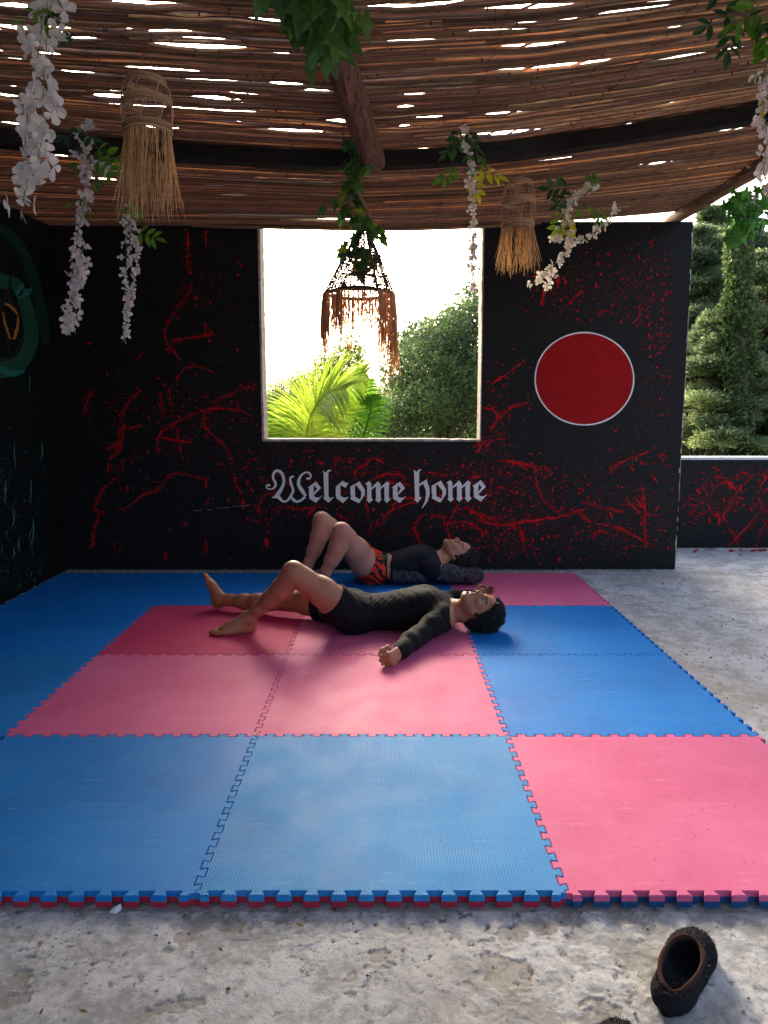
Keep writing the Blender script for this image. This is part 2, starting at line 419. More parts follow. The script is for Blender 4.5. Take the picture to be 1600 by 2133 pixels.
def blob(mb, x, y, rx, ry, ang, to3, off, col=RED):
    n = 7; a = np.arange(n)*2*math.pi/n; r = 1 + rng.normal(0, .22, n)
    u = np.cos(a)*rx*r; v_ = np.sin(a)*ry*r; ca, sa = math.cos(ang), math.sin(ang)
    vs = [to3(x+u[i]*ca-v_[i]*sa, y+u[i]*sa+v_[i]*ca, off) for i in range(n)]
    mb.add(vs, [tuple(range(n))], col)
def Zm(o, s, L): return [[(o[0]+x/s, o[1]+y/s) for x, y in l] for l in L]
S = []
S += Zm((120, 780), 2.759, [[(210,90),(175,140),(155,230)],[(370,240),(370,330),(350,420),(300,500),(290,570)],[(480,90),(400,170),(370,240)],
 [(590,100),(600,180),(605,250)],[(650,60),(645,130),(660,180)],[(1150,85),(1090,75),(1000,110),(920,140),(885,190)],
 [(1110,240),(1040,205),(940,200),(850,205),(770,235),(700,265),(640,300),(590,340),(570,390),(590,450)],
 [(845,230),(845,290),(880,340),(940,390),(980,440),(1010,510)],[(1020,590),(1024,625)],[(1045,645),(1052,690)],[(1066,710),(1062,775)],
 [(580,360),(680,380),(780,395)],[(680,290),(690,350),(685,390)],[(852,585),(856,650)],[(865,710),(862,750)],[(737,850),(735,880)],
 [(620,640),(560,670),(500,690),(440,735),(380,780)],[(840,600),(700,570),(650,580),(600,625)],
 [(345,590),(280,640),(240,700),(215,770),(270,795)],[(240,810),(210,900),(195,1000)],[(370,500),(375,560)],[(400,640),(405,680)],
 [(350,395),(280,430)],[(380,320),(370,400),(340,470)],[(380,320),(480,290)],[(1290,670),(1200,690),(1160,750),(1160,850)],[(1480,500),(1540,520)],
 [(320,960),(335,1010)],[(620,1020),(622,1070)],[(850,940),(862,1040)],[(1200,940),(1205,1000)],[(1250,760),(1400,770),(1520,760)],[(1090,520),(1080,545)]])
S += Zm((120, 460), 3.636, [[(985,80),(990,200),(985,300),(1000,400)],[(1020,480),(985,560),(930,640),(870,720),(820,800),(815,870),(840,950),(860,1000)],
 [(860,900),(940,910)],[(870,960),(920,1050)],[(1120,90),(1130,200)],[(640,1000),(600,1050)],[(250,920),(220,940)],[(1120,770),(1120,880)],
 [(900,890),(1060,880),(1180,855)],[(900,1200),(960,1120),(1080,1100),(1190,1150)]])
S += Zm((640, 920), 3.333, [[(330,120),(200,125),(195,220)],[(460,110),(400,160),(340,200),(320,270)],[(460,110),(520,140)],
 [(680,260),(640,225),(560,225),(480,250),(400,290)],[(740,420),(620,460),(560,500),(510,590)],[(410,420),(425,500)],[(450,560),(430,650)],
 [(215,520),(300,545)],[(830,500),(770,540),(745,600),(770,670),(790,720)],[(860,520),(940,520),(950,580)],
 [(1050,430),(1010,510),(975,590),(985,650),(990,690)],[(1000,560),(1100,560),(1200,610),(1260,660)],
 [(1090,460),(1180,500),(1250,560),(1350,575),(1420,570),(1550,530)],[(1480,590),(1510,700)],[(1380,130),(1500,150),(1590,180)],
 [(1220,0),(1180,80)],[(1430,570),(1440,600)],[(850,210),(950,230),(1050,215)],[(1140,250),(1210,240)],[(560,400),(700,395),(800,380)],
 [(560,270),(620,290),(720,300)],[(0,520),(40,470),(60,430)]])
S += Zm((1000, 450), 2.667, [[(0,1270),(60,1245),(170,1240)],[(60,1200),(80,1150),(150,1080),(200,1050),(280,1035)],[(0,1060),(80,1085),(100,1130)],
 [(250,800),(180,850),(60,940)],[(120,1360),(230,1380),(300,1390),(360,1400),(420,1440)],[(300,1390),(320,1500),(360,1580),(440,1650),(500,1670)],
 [(0,1700),(120,1720),(250,1700),(400,1680),(480,1660)],[(520,1640),(580,1630)],[(540,1640),(620,1700),(760,1730),(860,1780),(950,1830)],
 [(640,1780),(650,1750),(780,1780)],[(800,1570),(860,1620),(900,1650),(1000,1665)],[(900,1510),(915,1620),(915,1720),(925,1830)],
 [(850,1560),(930,1640)],[(220,1730),(250,1870)],[(190,1690),(190,1740)],[(720,1430),(760,1380),(850,1340),(960,1300)],
 [(360,400),(340,500)],[(440,330),(430,400)],[(700,520),(650,550)],[(890,490),(880,560),(840,600)],[(570,410),(480,500)],
 [(560,1590),(680,1620),(800,1640)],[(0,1650),(100,1700)],[(740,1690),(720,1640)]])
mb = MB(); k = 0
to_w = lambda x, y, o: PY(x, y, WY - o)
def wsum(mb, S, to3, base=.0012, thin=1.):
    global k
    for l in S:
        L = sum(math.dist(l[i], l[i+1]) for i in range(len(l)-1)); N = max(8, int(L/2.2)); p = spline(l, N)
        t = np.gradient(p, axis=0); t /= np.maximum(np.linalg.norm(t, axis=1, keepdims=True), 1e-6); nn = np.stack([-t[:, 1], t[:, 0]], 1)
        W0 = thin*rng.uniform(1.4, 3.4)*(1.15 if L < 40 else .9)
        for si in range(1+int(rng.integers(1, 4))):
            off = 0 if si == 0 else rng.normal(0, 2.6); wob = np.cumsum(rng.normal(0, .32, N)); wob -= np.linspace(wob[0], wob[-1], N)
            q = p+nn*(off+wob*(1 if si else .5))[:, None]
            wd = np.abs(np.convolve(rng.normal(0, 1, N+8), np.ones(9)/9, 'valid'))*2.2+.25
            wd = W0*(1. if si == 0 else .28)*wd*np.clip(np.sin(np.linspace(.25, 2.95, N))*1.6, .2, 1.1)
            a0, b0 = (0, N) if si == 0 else sorted(rng.integers(0, N, 2)); 
            i0 = a0
            while i0 < b0-3:      # the throw of paint breaks up into dashes
                i1 = min(b0, i0+int(rng.integers(6, 26 if si == 0 else 12)))
                if i1-i0 >= 4:
                    k += 1; seg = [(q[u][0], q[u][1], max(.22, wd[u])*(.35 if u in (i0, i1-1) else 1)) for u in range(i0, i1)]
                    brush(mb, seg, to3, base+(k % 40)*2e-5, .22, len(seg), RED*rng.uniform(.75, 1.05))
                i0 = i1+(0 if rng.random() < .55 else int(rng.integers(0, 3)))
        for _ in range(int(L*1.0*thin)+3):
            u = int(rng.integers(0, N)); sc_ = rng.choice([2.2, 5, 10])
            dx, dy = rng.normal(0, sc_, 2); r = .16+rng.exponential(.30); k += 1
            blob(mb, p[u][0]+dx, p[u][1]+dy, r*rng.uniform(1, 3.4), r, math.atan2(t[u][1], t[u][0])+rng.normal(0, .5), to3, base+(k % 40)*2e-5, RED*rng.uniform(.4, 1))
wsum(mb, S, to_w)
def inwin(x, y): return (535 < x < 1010 and y < 922) or (1112 < x < 1326 and 690 < y < 885) or x > 1404 or y > 1178 or x < 128 or y < 470
clouds = [(1262,560,75,40,150,-.5),(1337,618,45,56,200,-.9),(1360,712,30,75,130,1.9),(1187,618,56,30,100,-.4),(1375,825,22,45,70,2.),
 (1030,862,26,56,130,.2),(1120,1012,95,30,260,.1),(1225,1088,150,38,330,.2),(1281,881,38,30,60,0),(1045,1125,38,22,70,1),
 (1010,1000,50,60,220,.3),(880,1000,90,28,170,0),(760,970,70,20,110,0),(950,1090,120,40,190,.1),(760,1060,60,50,120,1.2),
 (430,620,45,14,60,-.3),(370,890,90,50,130,.3),(480,930,60,60,90,1),(300,1000,80,60,70,.3),(440,850,80,25,90,0),(600,960,60,25,70,0),
 (560,1080,40,40,70,1),(1010,1050,60,50,160,.8),(480,560,60,80,70,1.3),(250,860,60,60,50,0),(620,1000,70,60,100,1),(1180,1130,120,28,150,0),
 (1380,560,16,50,35,1.4),(1300,1000,70,50,70,.3),(1380,1000,15,90,40,1.4),(1150,760,60,100,70,.8)]
for cx, cy, sx, sy, n_, an in clouds:
    for _ in range(int(n_*2.6)):
        x, y = cx+rng.normal(0, sx), cy+rng.normal(0, sy)
        if inwin(x, y): continue
        r = .12+rng.exponential(.24); k += 1
        blob(mb, x, y, r*rng.uniform(1.2, 4.5), r, an+rng.normal(0, .5), to_w, .0012+(k % 40)*2e-5, RED*rng.uniform(.35, 1))
        if rng.random() < .03: blob(mb, x, y, r*.8+1.4, r*2.2+2, rng.normal(0, .3), to_w, .0022, RED)
mb.build('paint_splashes', MT['splat'], back)
# small white nicks
mb = MB()
for _ in range(60):
    x, y = rng.uniform(150, 1400), rng.uniform(480, 1175)
    if inwin(x, y): continue
    blob(mb, x, y, rng.uniform(.3, 1.6), .35, rng.normal(0, 1), to_w, .0024, (.5, .5, .5))
for a in ([(405,1064),(420,1063)],[(432,1062),(445,1062)],[(452,1059),(478,1057)],[(485,1055),(520,1053)]):
    brush(mb, [(a[0][0], a[0][1], .9), (a[1][0], a[1][1], .7)], to_w, .0025, .4, 5, (.3, .3, .3))
mb.build('paint_nicks', MT['splat'], back)

# lettering "Welcome home"
mb = MB()
def T(ox, oy): return lambda x, y, o: PY(ox+x/10., oy+y/10., WY-o)
t1, t2, t3 = T(550, 970), T(690, 970), T(860, 970)
GR = (1, 1, 1)
def stroke(l, o): brush(mb, l, t1, o, 0, max(12, len(l)*5), GR)
stroke([(125,425,44),(92,400,36),(48,425,26),(62,468,24),(125,488,24),(195,472,34),(243,405,46),(228,335,46),(190,262,46),(197,180,50),
        (240,115,56),(300,108,58),(368,155,60),(405,245,58),(412,340,58),(380,450,64),(315,560,82),(240,645,60),(165,664,14)], .0030)
stroke([(215,650,40),(300,655,70),(370,722,52),(430,748,42),(500,712,44),(560,625,50),(602,545,50),(606,490,48),(578,415,50),(552,330,50),(550,262,44),(588,225,36),(622,238,30)], .0032)
stroke([(560,645,40),(620,715,62),(685,748,50),(765,722,50),(858,650,50)], .0034)
stroke([(868,632,52),(795,520,80),(732,420,72),(720,330,64),(758,230,50),(828,158,36),(900,136,30),(958,168,36),(975,228,32),(932,270,46),(882,262,34)], .0036)
def poly(lst, to3, dx=0, dy=0, off=.0038):
    L = [[Vector((x+dx, -(y+dy), 0)) for x, y in l] for l in lst]
    tri = tessellate_polygon(L); flat = [q for l in lst for q in l]
    vs = [to3(x+dx, y+dy, off) for x, y in flat]
    mb.add(vs, [tuple(t_) for t_ in tri], GR)
E = [[(910,455),(1085,328),(1190,465),(1035,615),(1060,650),(1110,665),(1160,655),(1218,622),(1085,772),(950,690),(938,620),(938,465)],[(1040,405),(1105,480),(1030,575)]]
Lr = [[(1220,105),(1245,110),(1280,150),(1310,110),(1360,80),(1410,90),(1395,110),(1355,125),(1340,160),(1345,640),(1385,675),(1470,645),(1345,772),(1240,690),(1255,640),(1240,150)]]
Cc = [[(95,440),(240,312),(300,355),(362,362),(300,462),(190,400),(190,610),(230,650),(280,665),(370,650),(245,778),(110,680),(95,600)]]
Oo = [[(400,435),(600,322),(605,350),(700,500),(700,610),(580,782),(400,695),(415,640),(400,560)],[(490,410),(520,405),(625,540),(625,640),(600,700),(500,650),(498,560)]]
Mm = [[(708,378),(790,320),(835,368),(835,460),(925,375),(970,325),(1028,385),(1028,450),(1110,375),(1160,325),(1228,380),(1205,395),(1200,640),(1215,690),(1248,685),(1160,778),(1095,700),(1112,690),(1105,430),(1028,495),(1035,690),(1050,700),(985,775),(915,710),(935,690),(930,430),(838,500),(842,690),(872,710),(795,778),(730,710),(752,700),(745,395)]]
Hh = [[(10,90),(45,95),(78,135),(110,90),(180,70),(165,100),(135,120),(130,380),(300,280),(295,320),(350,470),(350,600),(310,740),(200,888),(188,878),(255,740),(275,600),(268,500),(215,375),(130,435),(135,650),(190,660),(98,778),(30,705),(50,690),(38,460),(25,130)]]
poly(E, t1); poly(Lr, t1); poly(Cc, t2); poly(Oo, t2); poly(Mm, t2); poly(E, t2, 347, 4)
poly(Hh, t3); poly(Oo, t3, -8, -14); poly(Mm, t3, -12, -20); poly(E, t3, 332, -26)
tag(mb.build('lettering', MT['letter'], back), 'white blackletter words reading Welcome home')

# red disc with white outline
mb = MB(); n = 96; cx, cy, rx, ry = 1217.5, 789, 101, 94.5
c0 = wallpt(cx, cy, .0045); ring = [PY(cx+rx*math.cos(a), cy+ry*math.sin(a), WY-.0045) for a in np.arange(n)*2*math.pi/n]
mb.add([c0]+ring, [(0, i+1, (i+1) % n+1) for i in range(n)]); tag(mb.build('painted_disc', MT['disc'], back), 'plain red disc with a white outline')
mb = MB(); r1 = [PY(cx+(rx+.2)*math.cos(a), cy+(ry+.2)*math.sin(a), WY-.0048) for a in np.arange(n)*2*math.pi/n]
r2 = [PY(cx+(rx+3.2+.3*math.sin(7*a))*math.cos(a), cy+(ry+3.2+.3*math.sin(7*a))*math.sin(a), WY-.0048) for a in np.arange(n)*2*math.pi/n]
mb.add(r1+r2, [(i, (i+1) % n, n+(i+1) % n, n+i) for i in range(n)]); mb.build('disc_outline', MT['letter'], back)

# splashes on the low wall
S = Zm((1400, 940), 8., [[(620,520),(500,600),(560,680),(590,800)],[(615,900),(640,980),(680,1080)],[(700,430),(800,430),(900,490),(720,590),(650,720)],
 [(1000,450),(1160,420),(1230,345),(1300,430)],[(900,490),(1080,660)],[(1480,340),(1300,430),(1200,550),(1080,680),(960,870)],
 [(1110,750),(960,920),(860,1070),(920,1200)],[(960,1280),(1060,1450),(1100,1600)],[(1460,1030),(1300,1200),(1090,1420),(930,1600)],
 [(1600,350),(1540,370),(1550,450),(1480,600),(1440,750),(1500,920),(1580,1010)],[(1600,1150),(1480,1350),(1410,1590)],
 [(700,1080),(790,1070),(780,1230)],[(620,1100),(630,1210)],[(300,1040),(380,1050)],[(1640,600),(1500,700)],[(1580,1010),(1700,950),(1800,800)],[(1700,500),(1760,900),(1680,1300)]])
mb = MB(); to_l = lambda x, y, o: PY(x, y, LYW-o)
wsum(mb, S, to_l, .0012, .8)
for cx, cy, sx, sy, n_ in [(1475,1045,45,10,150),(1520,1055,50,8,110),(1470,1000,30,8,60),(1540,985,30,12,60),(1450,1075,28,14,60),(1540,1035,60,40,120)]:
    for _ in range(n_):
        x, y = cx+rng.normal(0, sx), cy+rng.normal(0, sy)
        if x < 1412 or y < 968 or y > 1136: continue
        r = .2+rng.exponential(.35); k += 1
        blob(mb, x, y, r*rng.uniform(1, 3), r, rng.normal(0, .6), to_l, .0012+(k % 40)*2e-5, RED*rng.uniform(.5, 1))
mb.build('paint_splashes', MT['splat'], low)
# a few red drips that ran on to the floor at its foot
mb = MB()
for _ in range(60):
    x, y = rng.choice([1525, 1545, 1578, 1470, 1450]) + rng.normal(0, 9), 1143+abs(rng.normal(0, 6)); r = .3+rng.exponential(.5)
    blob(mb, x, y, r*3, r*.6, 0, lambda a, b, o: PZ(a, b, .004), 0, RED*.8)
tag(mb.build('floor_paint_drops', MT['splat']), 'red paint drops on the floor at the foot of the low wall', 'paint drops', kind='stuff')

# left wall marks
to_s = lambda x, y, o: PX(x, y, XL+o)
mb = MB(); GN = np.array([.10, .26, .21])
for _ in range(3800):
    x, y = rng.uniform(-150, 132), 1230-abs(rng.normal(0, 230))
    if y < 480 or (x > 100 and rng.random() < .7): continue
    if y > 1185 + (147-x)*.5: continue
    r = .10+rng.exponential(.16); k += 1
    blob(mb, x, y, r*.8, r*rng.uniform(1, 4.5), rng.normal(0, .2), to_s, .0012+(k % 40)*2e-5, GN*rng.uniform(.5, 1.8))
for x, y, L in [(30,920,60),(65,1000,50),(10,1010,40),(62,780,40),(40,1120,30),(30,1140,25),(66,1190,12),(12,1000,50),(85,920,45),(70,1080,60),(25,1060,40)]:
    brush(mb, [(x, y, .8), (x+rng.normal(0, 2), y+L*.5, 2.2), (x+rng.normal(0, 3), y+L, .4)], to_s, .002, .3, 10, GN*rng.uniform(.5, 1.1))
for x, y, L in [(35,1040,40),(20,1100,30),(70,1090,70),(5,980,30)]:
    brush(mb, [(x, y, .5), (x-8, y+L*.4, .9), (x+3, y+L, .4)], to_s, .0021, .3, 10, GN*.9)
mb.build('paint_drips', MT['splat'], left)
mb = MB(); DG = (.006, .035, .026); MG = (.012, .075, .052); TL = (.02, .16, .12)
brush(mb, [(-60,465,26),(0,478,24),(35,505,22),(62,560,22),(80,620,24),(92,680,22),(98,720,14)], to_s, .003, .02, 30, DG)
brush(mb, [(-50,560,30),(0,585,30),(30,590,26),(48,620,26),(60,660,30),(66,700,30),(52,745,30),(20,768,34),(-40,770,36)], to_s, .0033, .02, 36, MG)
brush(mb, [(-50,775,10),(0,768,12),(20,778,14),(45,775,8),(52,768,2)], to_s, .0037, .02, 14, TL)
brush(mb, [(48,590,3),(40,612,18),(58,608,14),(66,600,2)], to_s, .0038, .02, 12, TL)
for i in range(26):
    for j in range(4):
        t = i/25; a = spline([(74,645),(72,690),(60,725),(42,748),(20,755)], 26)[i]
        blob(mb, a[0]-j*5+rng.normal(0, .6)-3, a[1]-j*2.5+rng.normal(0, .6), 1.3, .55, .8, to_s, .0042, np.array([.16, .26, .12])*rng.uniform(.5, 1.2))
BK = (.02, .018, .016)
brush(mb, [(22,530,1),(22,590,5),(14,620,14),(38,640,4)], to_s, .0044, .05, 16, BK)
brush(mb, [(2,620,6),(10,680,8),(22,755,2)], to_s, .0045, .05, 12, BK)
OR_ = (.40, .17, .04)
for l in ([(10,632,4),(24,640,6),(37,655,3)],[(6,650,3),(13,680,5),(21,706,3)],[(39,658,3),(36,684,6),(28,708,5)]):
    brush(mb, l, to_s, .0048, .25, 14, OR_)
tag(mb.build('scaly_mural', MT['splat'], left), 'green scaly coils painted round an orange diamond shape')
# ================================================================== FOAM MATS
MH = .035; MX0 = -2.51; MY0 = 1.905
BL, PK = (.022, .165, .46), (.62, .085, .20)
MT['blue'] = mat_foam('blue_foam', (.004, .17, .50), (.012, .23, .60), .25)
MT['blue_worn'] = mat_foam('worn_blue_foam', (.016, .215, .53), (.042, .295, .64), .7)
MT['blue_deep'] = mat_foam('deep_blue_foam', (.0, .16, .52), (.0, .205, .63), .1)
MT['pink'] = mat_foam('pink_foam', (.62, .10, .225), (.70, .15, .30), .25)
MT['pink_red'] = mat_foam('crimson_pink_foam', (.52, .028, .105), (.60, .05, .14), .2)
MT['red_under'] = mat_foam('red_foam_underlayer', (.38, .02, .045), (.45, .03, .06), .1)
MT['blue_under'] = mat_foam('blue_foam_underlayer', (.012, .07, .19), (.02, .09, .23), .1)
NT = 13; TA = .0105
def teeth():
    pts = [(0., 0.)]; 
    cell = [(.0,-1),(.25,-1),(.29,-.94),(.30,-.80),(.215,.72),(.20,.90),(.235,1),(.765,1),(.80,.90),(.785,.72),(.70,-.80),(.71,-.94),(.75,-1)]
    pts = [(0., 0.), (.012, 0.), (.016, -1.)]
    for i in range(NT):
        for u, o in cell:
            s = .02 + (i+u)/NT*.96; pts.append((s, o))
    pts += [(.984, -1.), (.988, 0.), (1., 0.)]
    return pts
TEETH = teeth()
def edge(p, q, gap):
    """shared seam from p to q; always generated in increasing x or y so both neighbours use one curve"""
    p = np.array(p); q = np.array(q); d = q-p; n = np.array([-d[1], d[0]])
    return [tuple(p + d*s + n*o*TA) for s, o in TEETH]
def mat_tile(i, j, top, under, label, lift=0.):
    x0, y0 = MX0+i, MY0+j
    B = edge((x0, y0), (x0+1, y0), 0); T_ = edge((x0, y0+1), (x0+1, y0+1), 0)
    Lf = edge((x0, y0), (x0, y0+1), 0); Rt = edge((x0+1, y0), (x0+1, y0+1), 0)
    out = B[:-1] + Rt[:-1] + T_[::-1][:-1] + Lf[::-1][:-1]
    c = np.array([x0+.5, y0+.5]); P = np.array(out)
    # hairline gap: pull every point inwards along the local normal
    t = np.roll(P, -1, 0)-np.roll(P, 1, 0); t /= np.maximum(np.linalg.norm(t, axis=1, keepdims=True), 1e-9)
    nin = np.stack([-t[:, 1], t[:, 0]], 1)
    t1_, t2_ = nin*.0009, nin*.0028
    root = empty('floor_mat', (c[0], c[1], 0), label, 'foam mat', 'interlocking foam mats')
    N = len(P); jz = rng.uniform(-.0012, .0012)+lift; ang = rng.normal(0, .0012)
    for nm, z0, z1, mt, bev in (('top_layer', MH*.5+.0004, MH, top, True), ('bottom_layer', .0005, MH*.5, under, False)):
        rings = []
        rings.append(np.c_[P+t1_, np.full(N, z0)])
        if bev: rings += [np.c_[P+t1_, np.full(N, z1-.0022)], np.c_[P+t2_*.75, np.full(N, z1-.0006)], np.c_[P+t2_*1.1, np.full(N, z1)]]
        else: rings.append(np.c_[P+t1_, np.full(N, z1)])
        v = np.concatenate(rings); v[:, 2] += (jz if nm == 'top_layer' else 0)*np.clip(v[:, 2]/MH, 0, 1)
        f = []
        for r in range(len(rings)-1):
            for a in range(N):
                b = (a+1) % N; f.append((r*N+a, r*N+b, (r+1)*N+b, (r+1)*N+a))
        L = [[Vector((x, y, 0)) for x, y, _ in rings[-1]]]
        off = (len(rings)-1)*N
        tri = tessellate_polygon(L)
        for t_ in tri:
            a, b, c_ = [rings[-1][q][:2] for q in t_]
            o = (b[0]-a[0])*(c_[1]-a[1])-(b[1]-a[1])*(c_[0]-a[0])
            t_ = t_ if o > 0 else t_[::-1]
            f.append(tuple(q+off for q in t_))
        mesh_obj(nm, v, f, mt, root)
    return root
b_, bw, bd, pk, pr, ru, bu = (MT[x] for x in ('blue', 'blue_worn', 'blue_deep', 'pink', 'pink_red', 'red_under', 'blue_under'))
TILES = [
 (1,0,b_,ru,'smooth blue foam mat at the front left of the mat floor'),
 (2,0,bw,ru,'scuffed paler blue foam mat with a fine grid texture, middle of the front row'),
 (3,0,pk,bu,'large pink foam mat at the front right, just behind the black slipper'),
 (0,1,b_,ru,'blue foam mat left of the pale pink mat, cut by the left photo edge'),
 (1,1,pk,bu,'pale pink foam mat behind the front left blue mat'),
 (2,1,pk,bu,'pink foam mat in the middle, where the fist of the lying man points'),
 (3,1,bd,ru,'bright blue foam mat directly behind the large front right pink mat'),
 (0,2,bd,ru,'dark blue foam mat beside the left wall, left of the crimson mat'),
 (1,2,pr,bu,'deep crimson pink foam mat under the bare feet of the nearer man'),
 (2,2,pk,bu,'pink foam mat under the back of the nearer man'),
 (3,2,bd,ru,'bright blue foam mat to the right of the curly head of the nearer man'),
 (0,3,bd,ru,'dark blue foam mat in the far left corner between the two black walls'),
 (1,3,bd,ru,'dark blue foam mat at the back wall, behind the bare toes pointing up'),
 (2,3,bd,ru,'blue foam mat at the back wall under the man in red shorts'),
 (3,3,pk,bu,'pink foam mat at the back wall, farthest right corner of the mat floor')]
for t_ in TILES: mat_tile(*t_)

# ================================================================== ROOF
def qlag(x, xs, ys): 
    x = np.asarray(x, float); r = 0
    for i in range(3):
        t = ys[i]
        for j in range(3):
            if j != i: t = t*(x-xs[j])/(xs[i]-xs[j])
        r = r+t
    return r
BX = (-2.06, -.14, 1.954)
def beam_y(x): return qlag(x, BX, (4.33, 4.42, 4.17))
def beam_z(x): 
    x = np.asarray(x, float)
    return np.interp(x, (-2.7, -2.06, -.9, -.14, .6, 1.954, 2.6), (2.775, 2.748, 2.690, 2.650, 2.680, 2.822, 2.90))
def roof_z(x, y):
    x = np.asarray(x, float); y = np.asarray(y, float); by = beam_y(x); bz = beam_z(x)+.048
    zw = 2.715 + .022*np.maximum(0, x)**2 + .004*np.maximum(0, -x)
    t = np.clip((y-by)/(6.22-by), 0, 1)
    back = bz*(1-t) + zw*t - .05*np.sin(math.pi*t)
    fr = bz + .012 - .02*np.sin(np.clip((by-y)/3., 0, 1)*math.pi)
    s = np.clip((y-by)/.15+.5, 0, 1)
    return fr*(1-s)+back*s
GAPS = [(355,67,170,10),(395,80,160,12),(415,90,170,12),(325,10,170,8),(40,13,80,14),(390,22,70,8),(170,77,60,6),(245,201,120,10),(455,204,70,8),
 (335,266,60,6),(620,272,150,9),(715,253,60,10),(660,188,80,7),(600,178,40,5),(20,178,50,5),(1102,12,170,9),(1110,92,120,8),(1175,135,240,8),
 (860,196,90,6),(845,219,40,6),(900,241,90,6),(1060,235,90,6),(840,262,40,6),(1050,277,140,8),(875,312,95,7),(1330,290,110,8),(1370,340,70,8),
 (1520,269,40,5),(1455,208,80,5),(1560,110,40,5),(490,404,40,4),(10,197,40,5),(165,266,80,3),(200,285,60,4),(850,5,80,4),(20,255,60,4),
 (560,448,200,5),(700,456,120,6),(860,452,130,5),(130,60,60,5),(500,55,60,4),(900,50,60,4)]
def roof_hit(px, py):
    z = 2.72
    for _ in range(6):
        p = PZ(px, py, z); z = float(roof_z(p[0], p[1]))
    return p
G_ = []
for px, py, L, wd in GAPS:
    a, b = roof_hit(px, py-wd/2), roof_hit(px, py+wd/2); c = roof_hit(px, py); l, r = roof_hit(px-L*.62, py), roof_hit(px+L*.62, py)
    G_.append((c[0], c[1], (r[0]-l[0])*.72, abs(b[1]-a[1])*.5+.0080))
for _ in range(200):
    x, y = rng.uniform(-2.5, 2.3), rng.uniform(2.3, 6.1)
    if y > 4.4 and rng.random() < .75: continue
    if x > .8 and rng.random() < .35: continue
    G_.append((x, y, rng.uniform(.10, .50), rng.uniform(.005, .0115)))
for _ in range(300): G_.append((rng.uniform(-2.5, 2.3), rng.uniform(2.4, 4.3), rng.uniform(.15, .6), rng.uniform(.004, .0086)))
for _ in range(60): G_.append((rng.uniform(-2.5, 2.3), rng.uniform(-1.3, 2.3), rng.uniform(.1, .4), rng.uniform(.008, .016)))
G_ = np.array(G_)
def shift(x, y):
    d = np.zeros_like(x)
    for gx_, gy_, L, h in G_:
        u = (x-gx_)/L; m_ = np.abs(u) < 1
        if not m_.any(): continue
        ym = y[m_]-gy_; d[m_] += np.sign(ym)*h*(np.cos(u[m_]*math.pi/2)**1.8)*np.exp(-np.abs(ym)/.055)
    return d
ROOF_Y0 = -1.3  # unseen front end, carried past the camera to shade the foreground
def reeds(name, y0, y1, parent, seed, lo=0.):
    r_ = np.random.default_rng(seed); mb = MB(); ys = np.arange(y0, y1, .0098)
    N = 96; 
    for li, y in enumerate(ys):
        x0, x1 = XL-.16, 2.37+r_.normal(0, .012)
        drift = np.cumsum(r_.normal(0, 1, N)); drift = (drift-np.linspace(drift[0], drift[-1], N))*.00055
        xs = np.linspace(x0, x1, N)
        fan = (xs-0)*(beam_y(xs)*0)
        yy = y + drift; by = beam_y(xs)
        # reeds near the beam run with it
        foll = (by-beam_y(0.))*np.clip(1-(np.abs(y-4.4))/1.9, 0, 1)
        sh = shift(xs, np.full(N, y) + foll)
        yy = yy+foll+sh
        zz = roof_z(xs, yy)+r_.normal(0, .0022)+lo+np.sin(xs*r_.uniform(1, 3)+r_.uniform(0, 6))*.0018
        rad = r_.uniform(.0052, .0072)
        base = np.array([.31, .185, .115])*r_.uniform(.55, 1.35)*np.array([1, r_.uniform(.9, 1.12), r_.uniform(.8, 1.15)])
        pass
        cc = np.tile(base, (N, 1))
        # split the culm into lengths; joints dark
        i = 0
        while i < N-1:
            L = min(N-1-i, int(r_.integers(16, 72)))
            if N-1-i-L < 9: L = N-1-i
            seg = slice(i, i+L+1); n_ = L+1
            dz = r_.normal(0, .0016)
            tp = rad*(1-.25*np.linspace(0, 1, n_)) if r_.random() < .5 else rad*(.75+.25*np.linspace(0, 1, n_))
            mb.tube(np.stack([xs[seg], yy[seg]+r_.normal(0, .0008), zz[seg]+dz], 1), tp, 5, cc[seg]*r_.uniform(.75, 1.3) if r_.random() > .11 else np.tile(np.array([.80, .54, .27])*r_.uniform(.8, 1.2), (n_, 1)))  # some lengths coloured pale gold to imitate reeds lit through the gaps
            i += L
        # sparse culms of the upper layer
        if r_.random() < .40:
            s0 = r_.uniform(x0, x1-.8); s1 = min(x1, s0+r_.uniform(.6, 2.6)); xx = np.linspace(s0, s1, 12)
            sh2 = np.interp(xx, xs, yy)
            mb.tube(np.stack([xx, sh2+r_.normal(0, .003)+.004, roof_z(xx, sh2)+.0105], 1), rad*.9, 5, base*r_.uniform(.8, 1.3))
        # node sheaths: little dark rings
        for _ in range(r_.integers(3, 9)):
            u = r_.uniform(x0+.05, x1-.05); yy0 = np.interp(u, xs, yy); z0_ = np.interp(u, xs, zz)
            mb.tube([(u-.003, float(yy0), float(z0_)), (u+.003, float(yy0), float(z0_))], rad*1.14, 5, base*.22)
    return mb.build(name, MT['reed'], parent)
m = M('dry_reed'); cc = m.attr(); v = m.co((1.2, 22, 22)); a = m.noise(6, 7, .7, vec=v)
c = m.mix(1., cc, m.ramp(a, [(.3, .45), (.7, 1.3)]), 'MULTIPLY')
m.fin(c, .62, m.bump(a, .3, .003), .35); m.translucent(m.mix(1., c, (1., .80, .56), 'MULTIPLY'), .42); MT['reed'] = m.m
roof = empty('reed_roof', (0, 4.4, 2.7), 'brown reed matting roof with slits of daylight, sagging over the mats', 'reed roof')
reeds('front_reed_mat', ROOF_Y0, 4.34, roof, 11)
reeds('back_reed_mat', 4.345, 6.225, roof, 12)
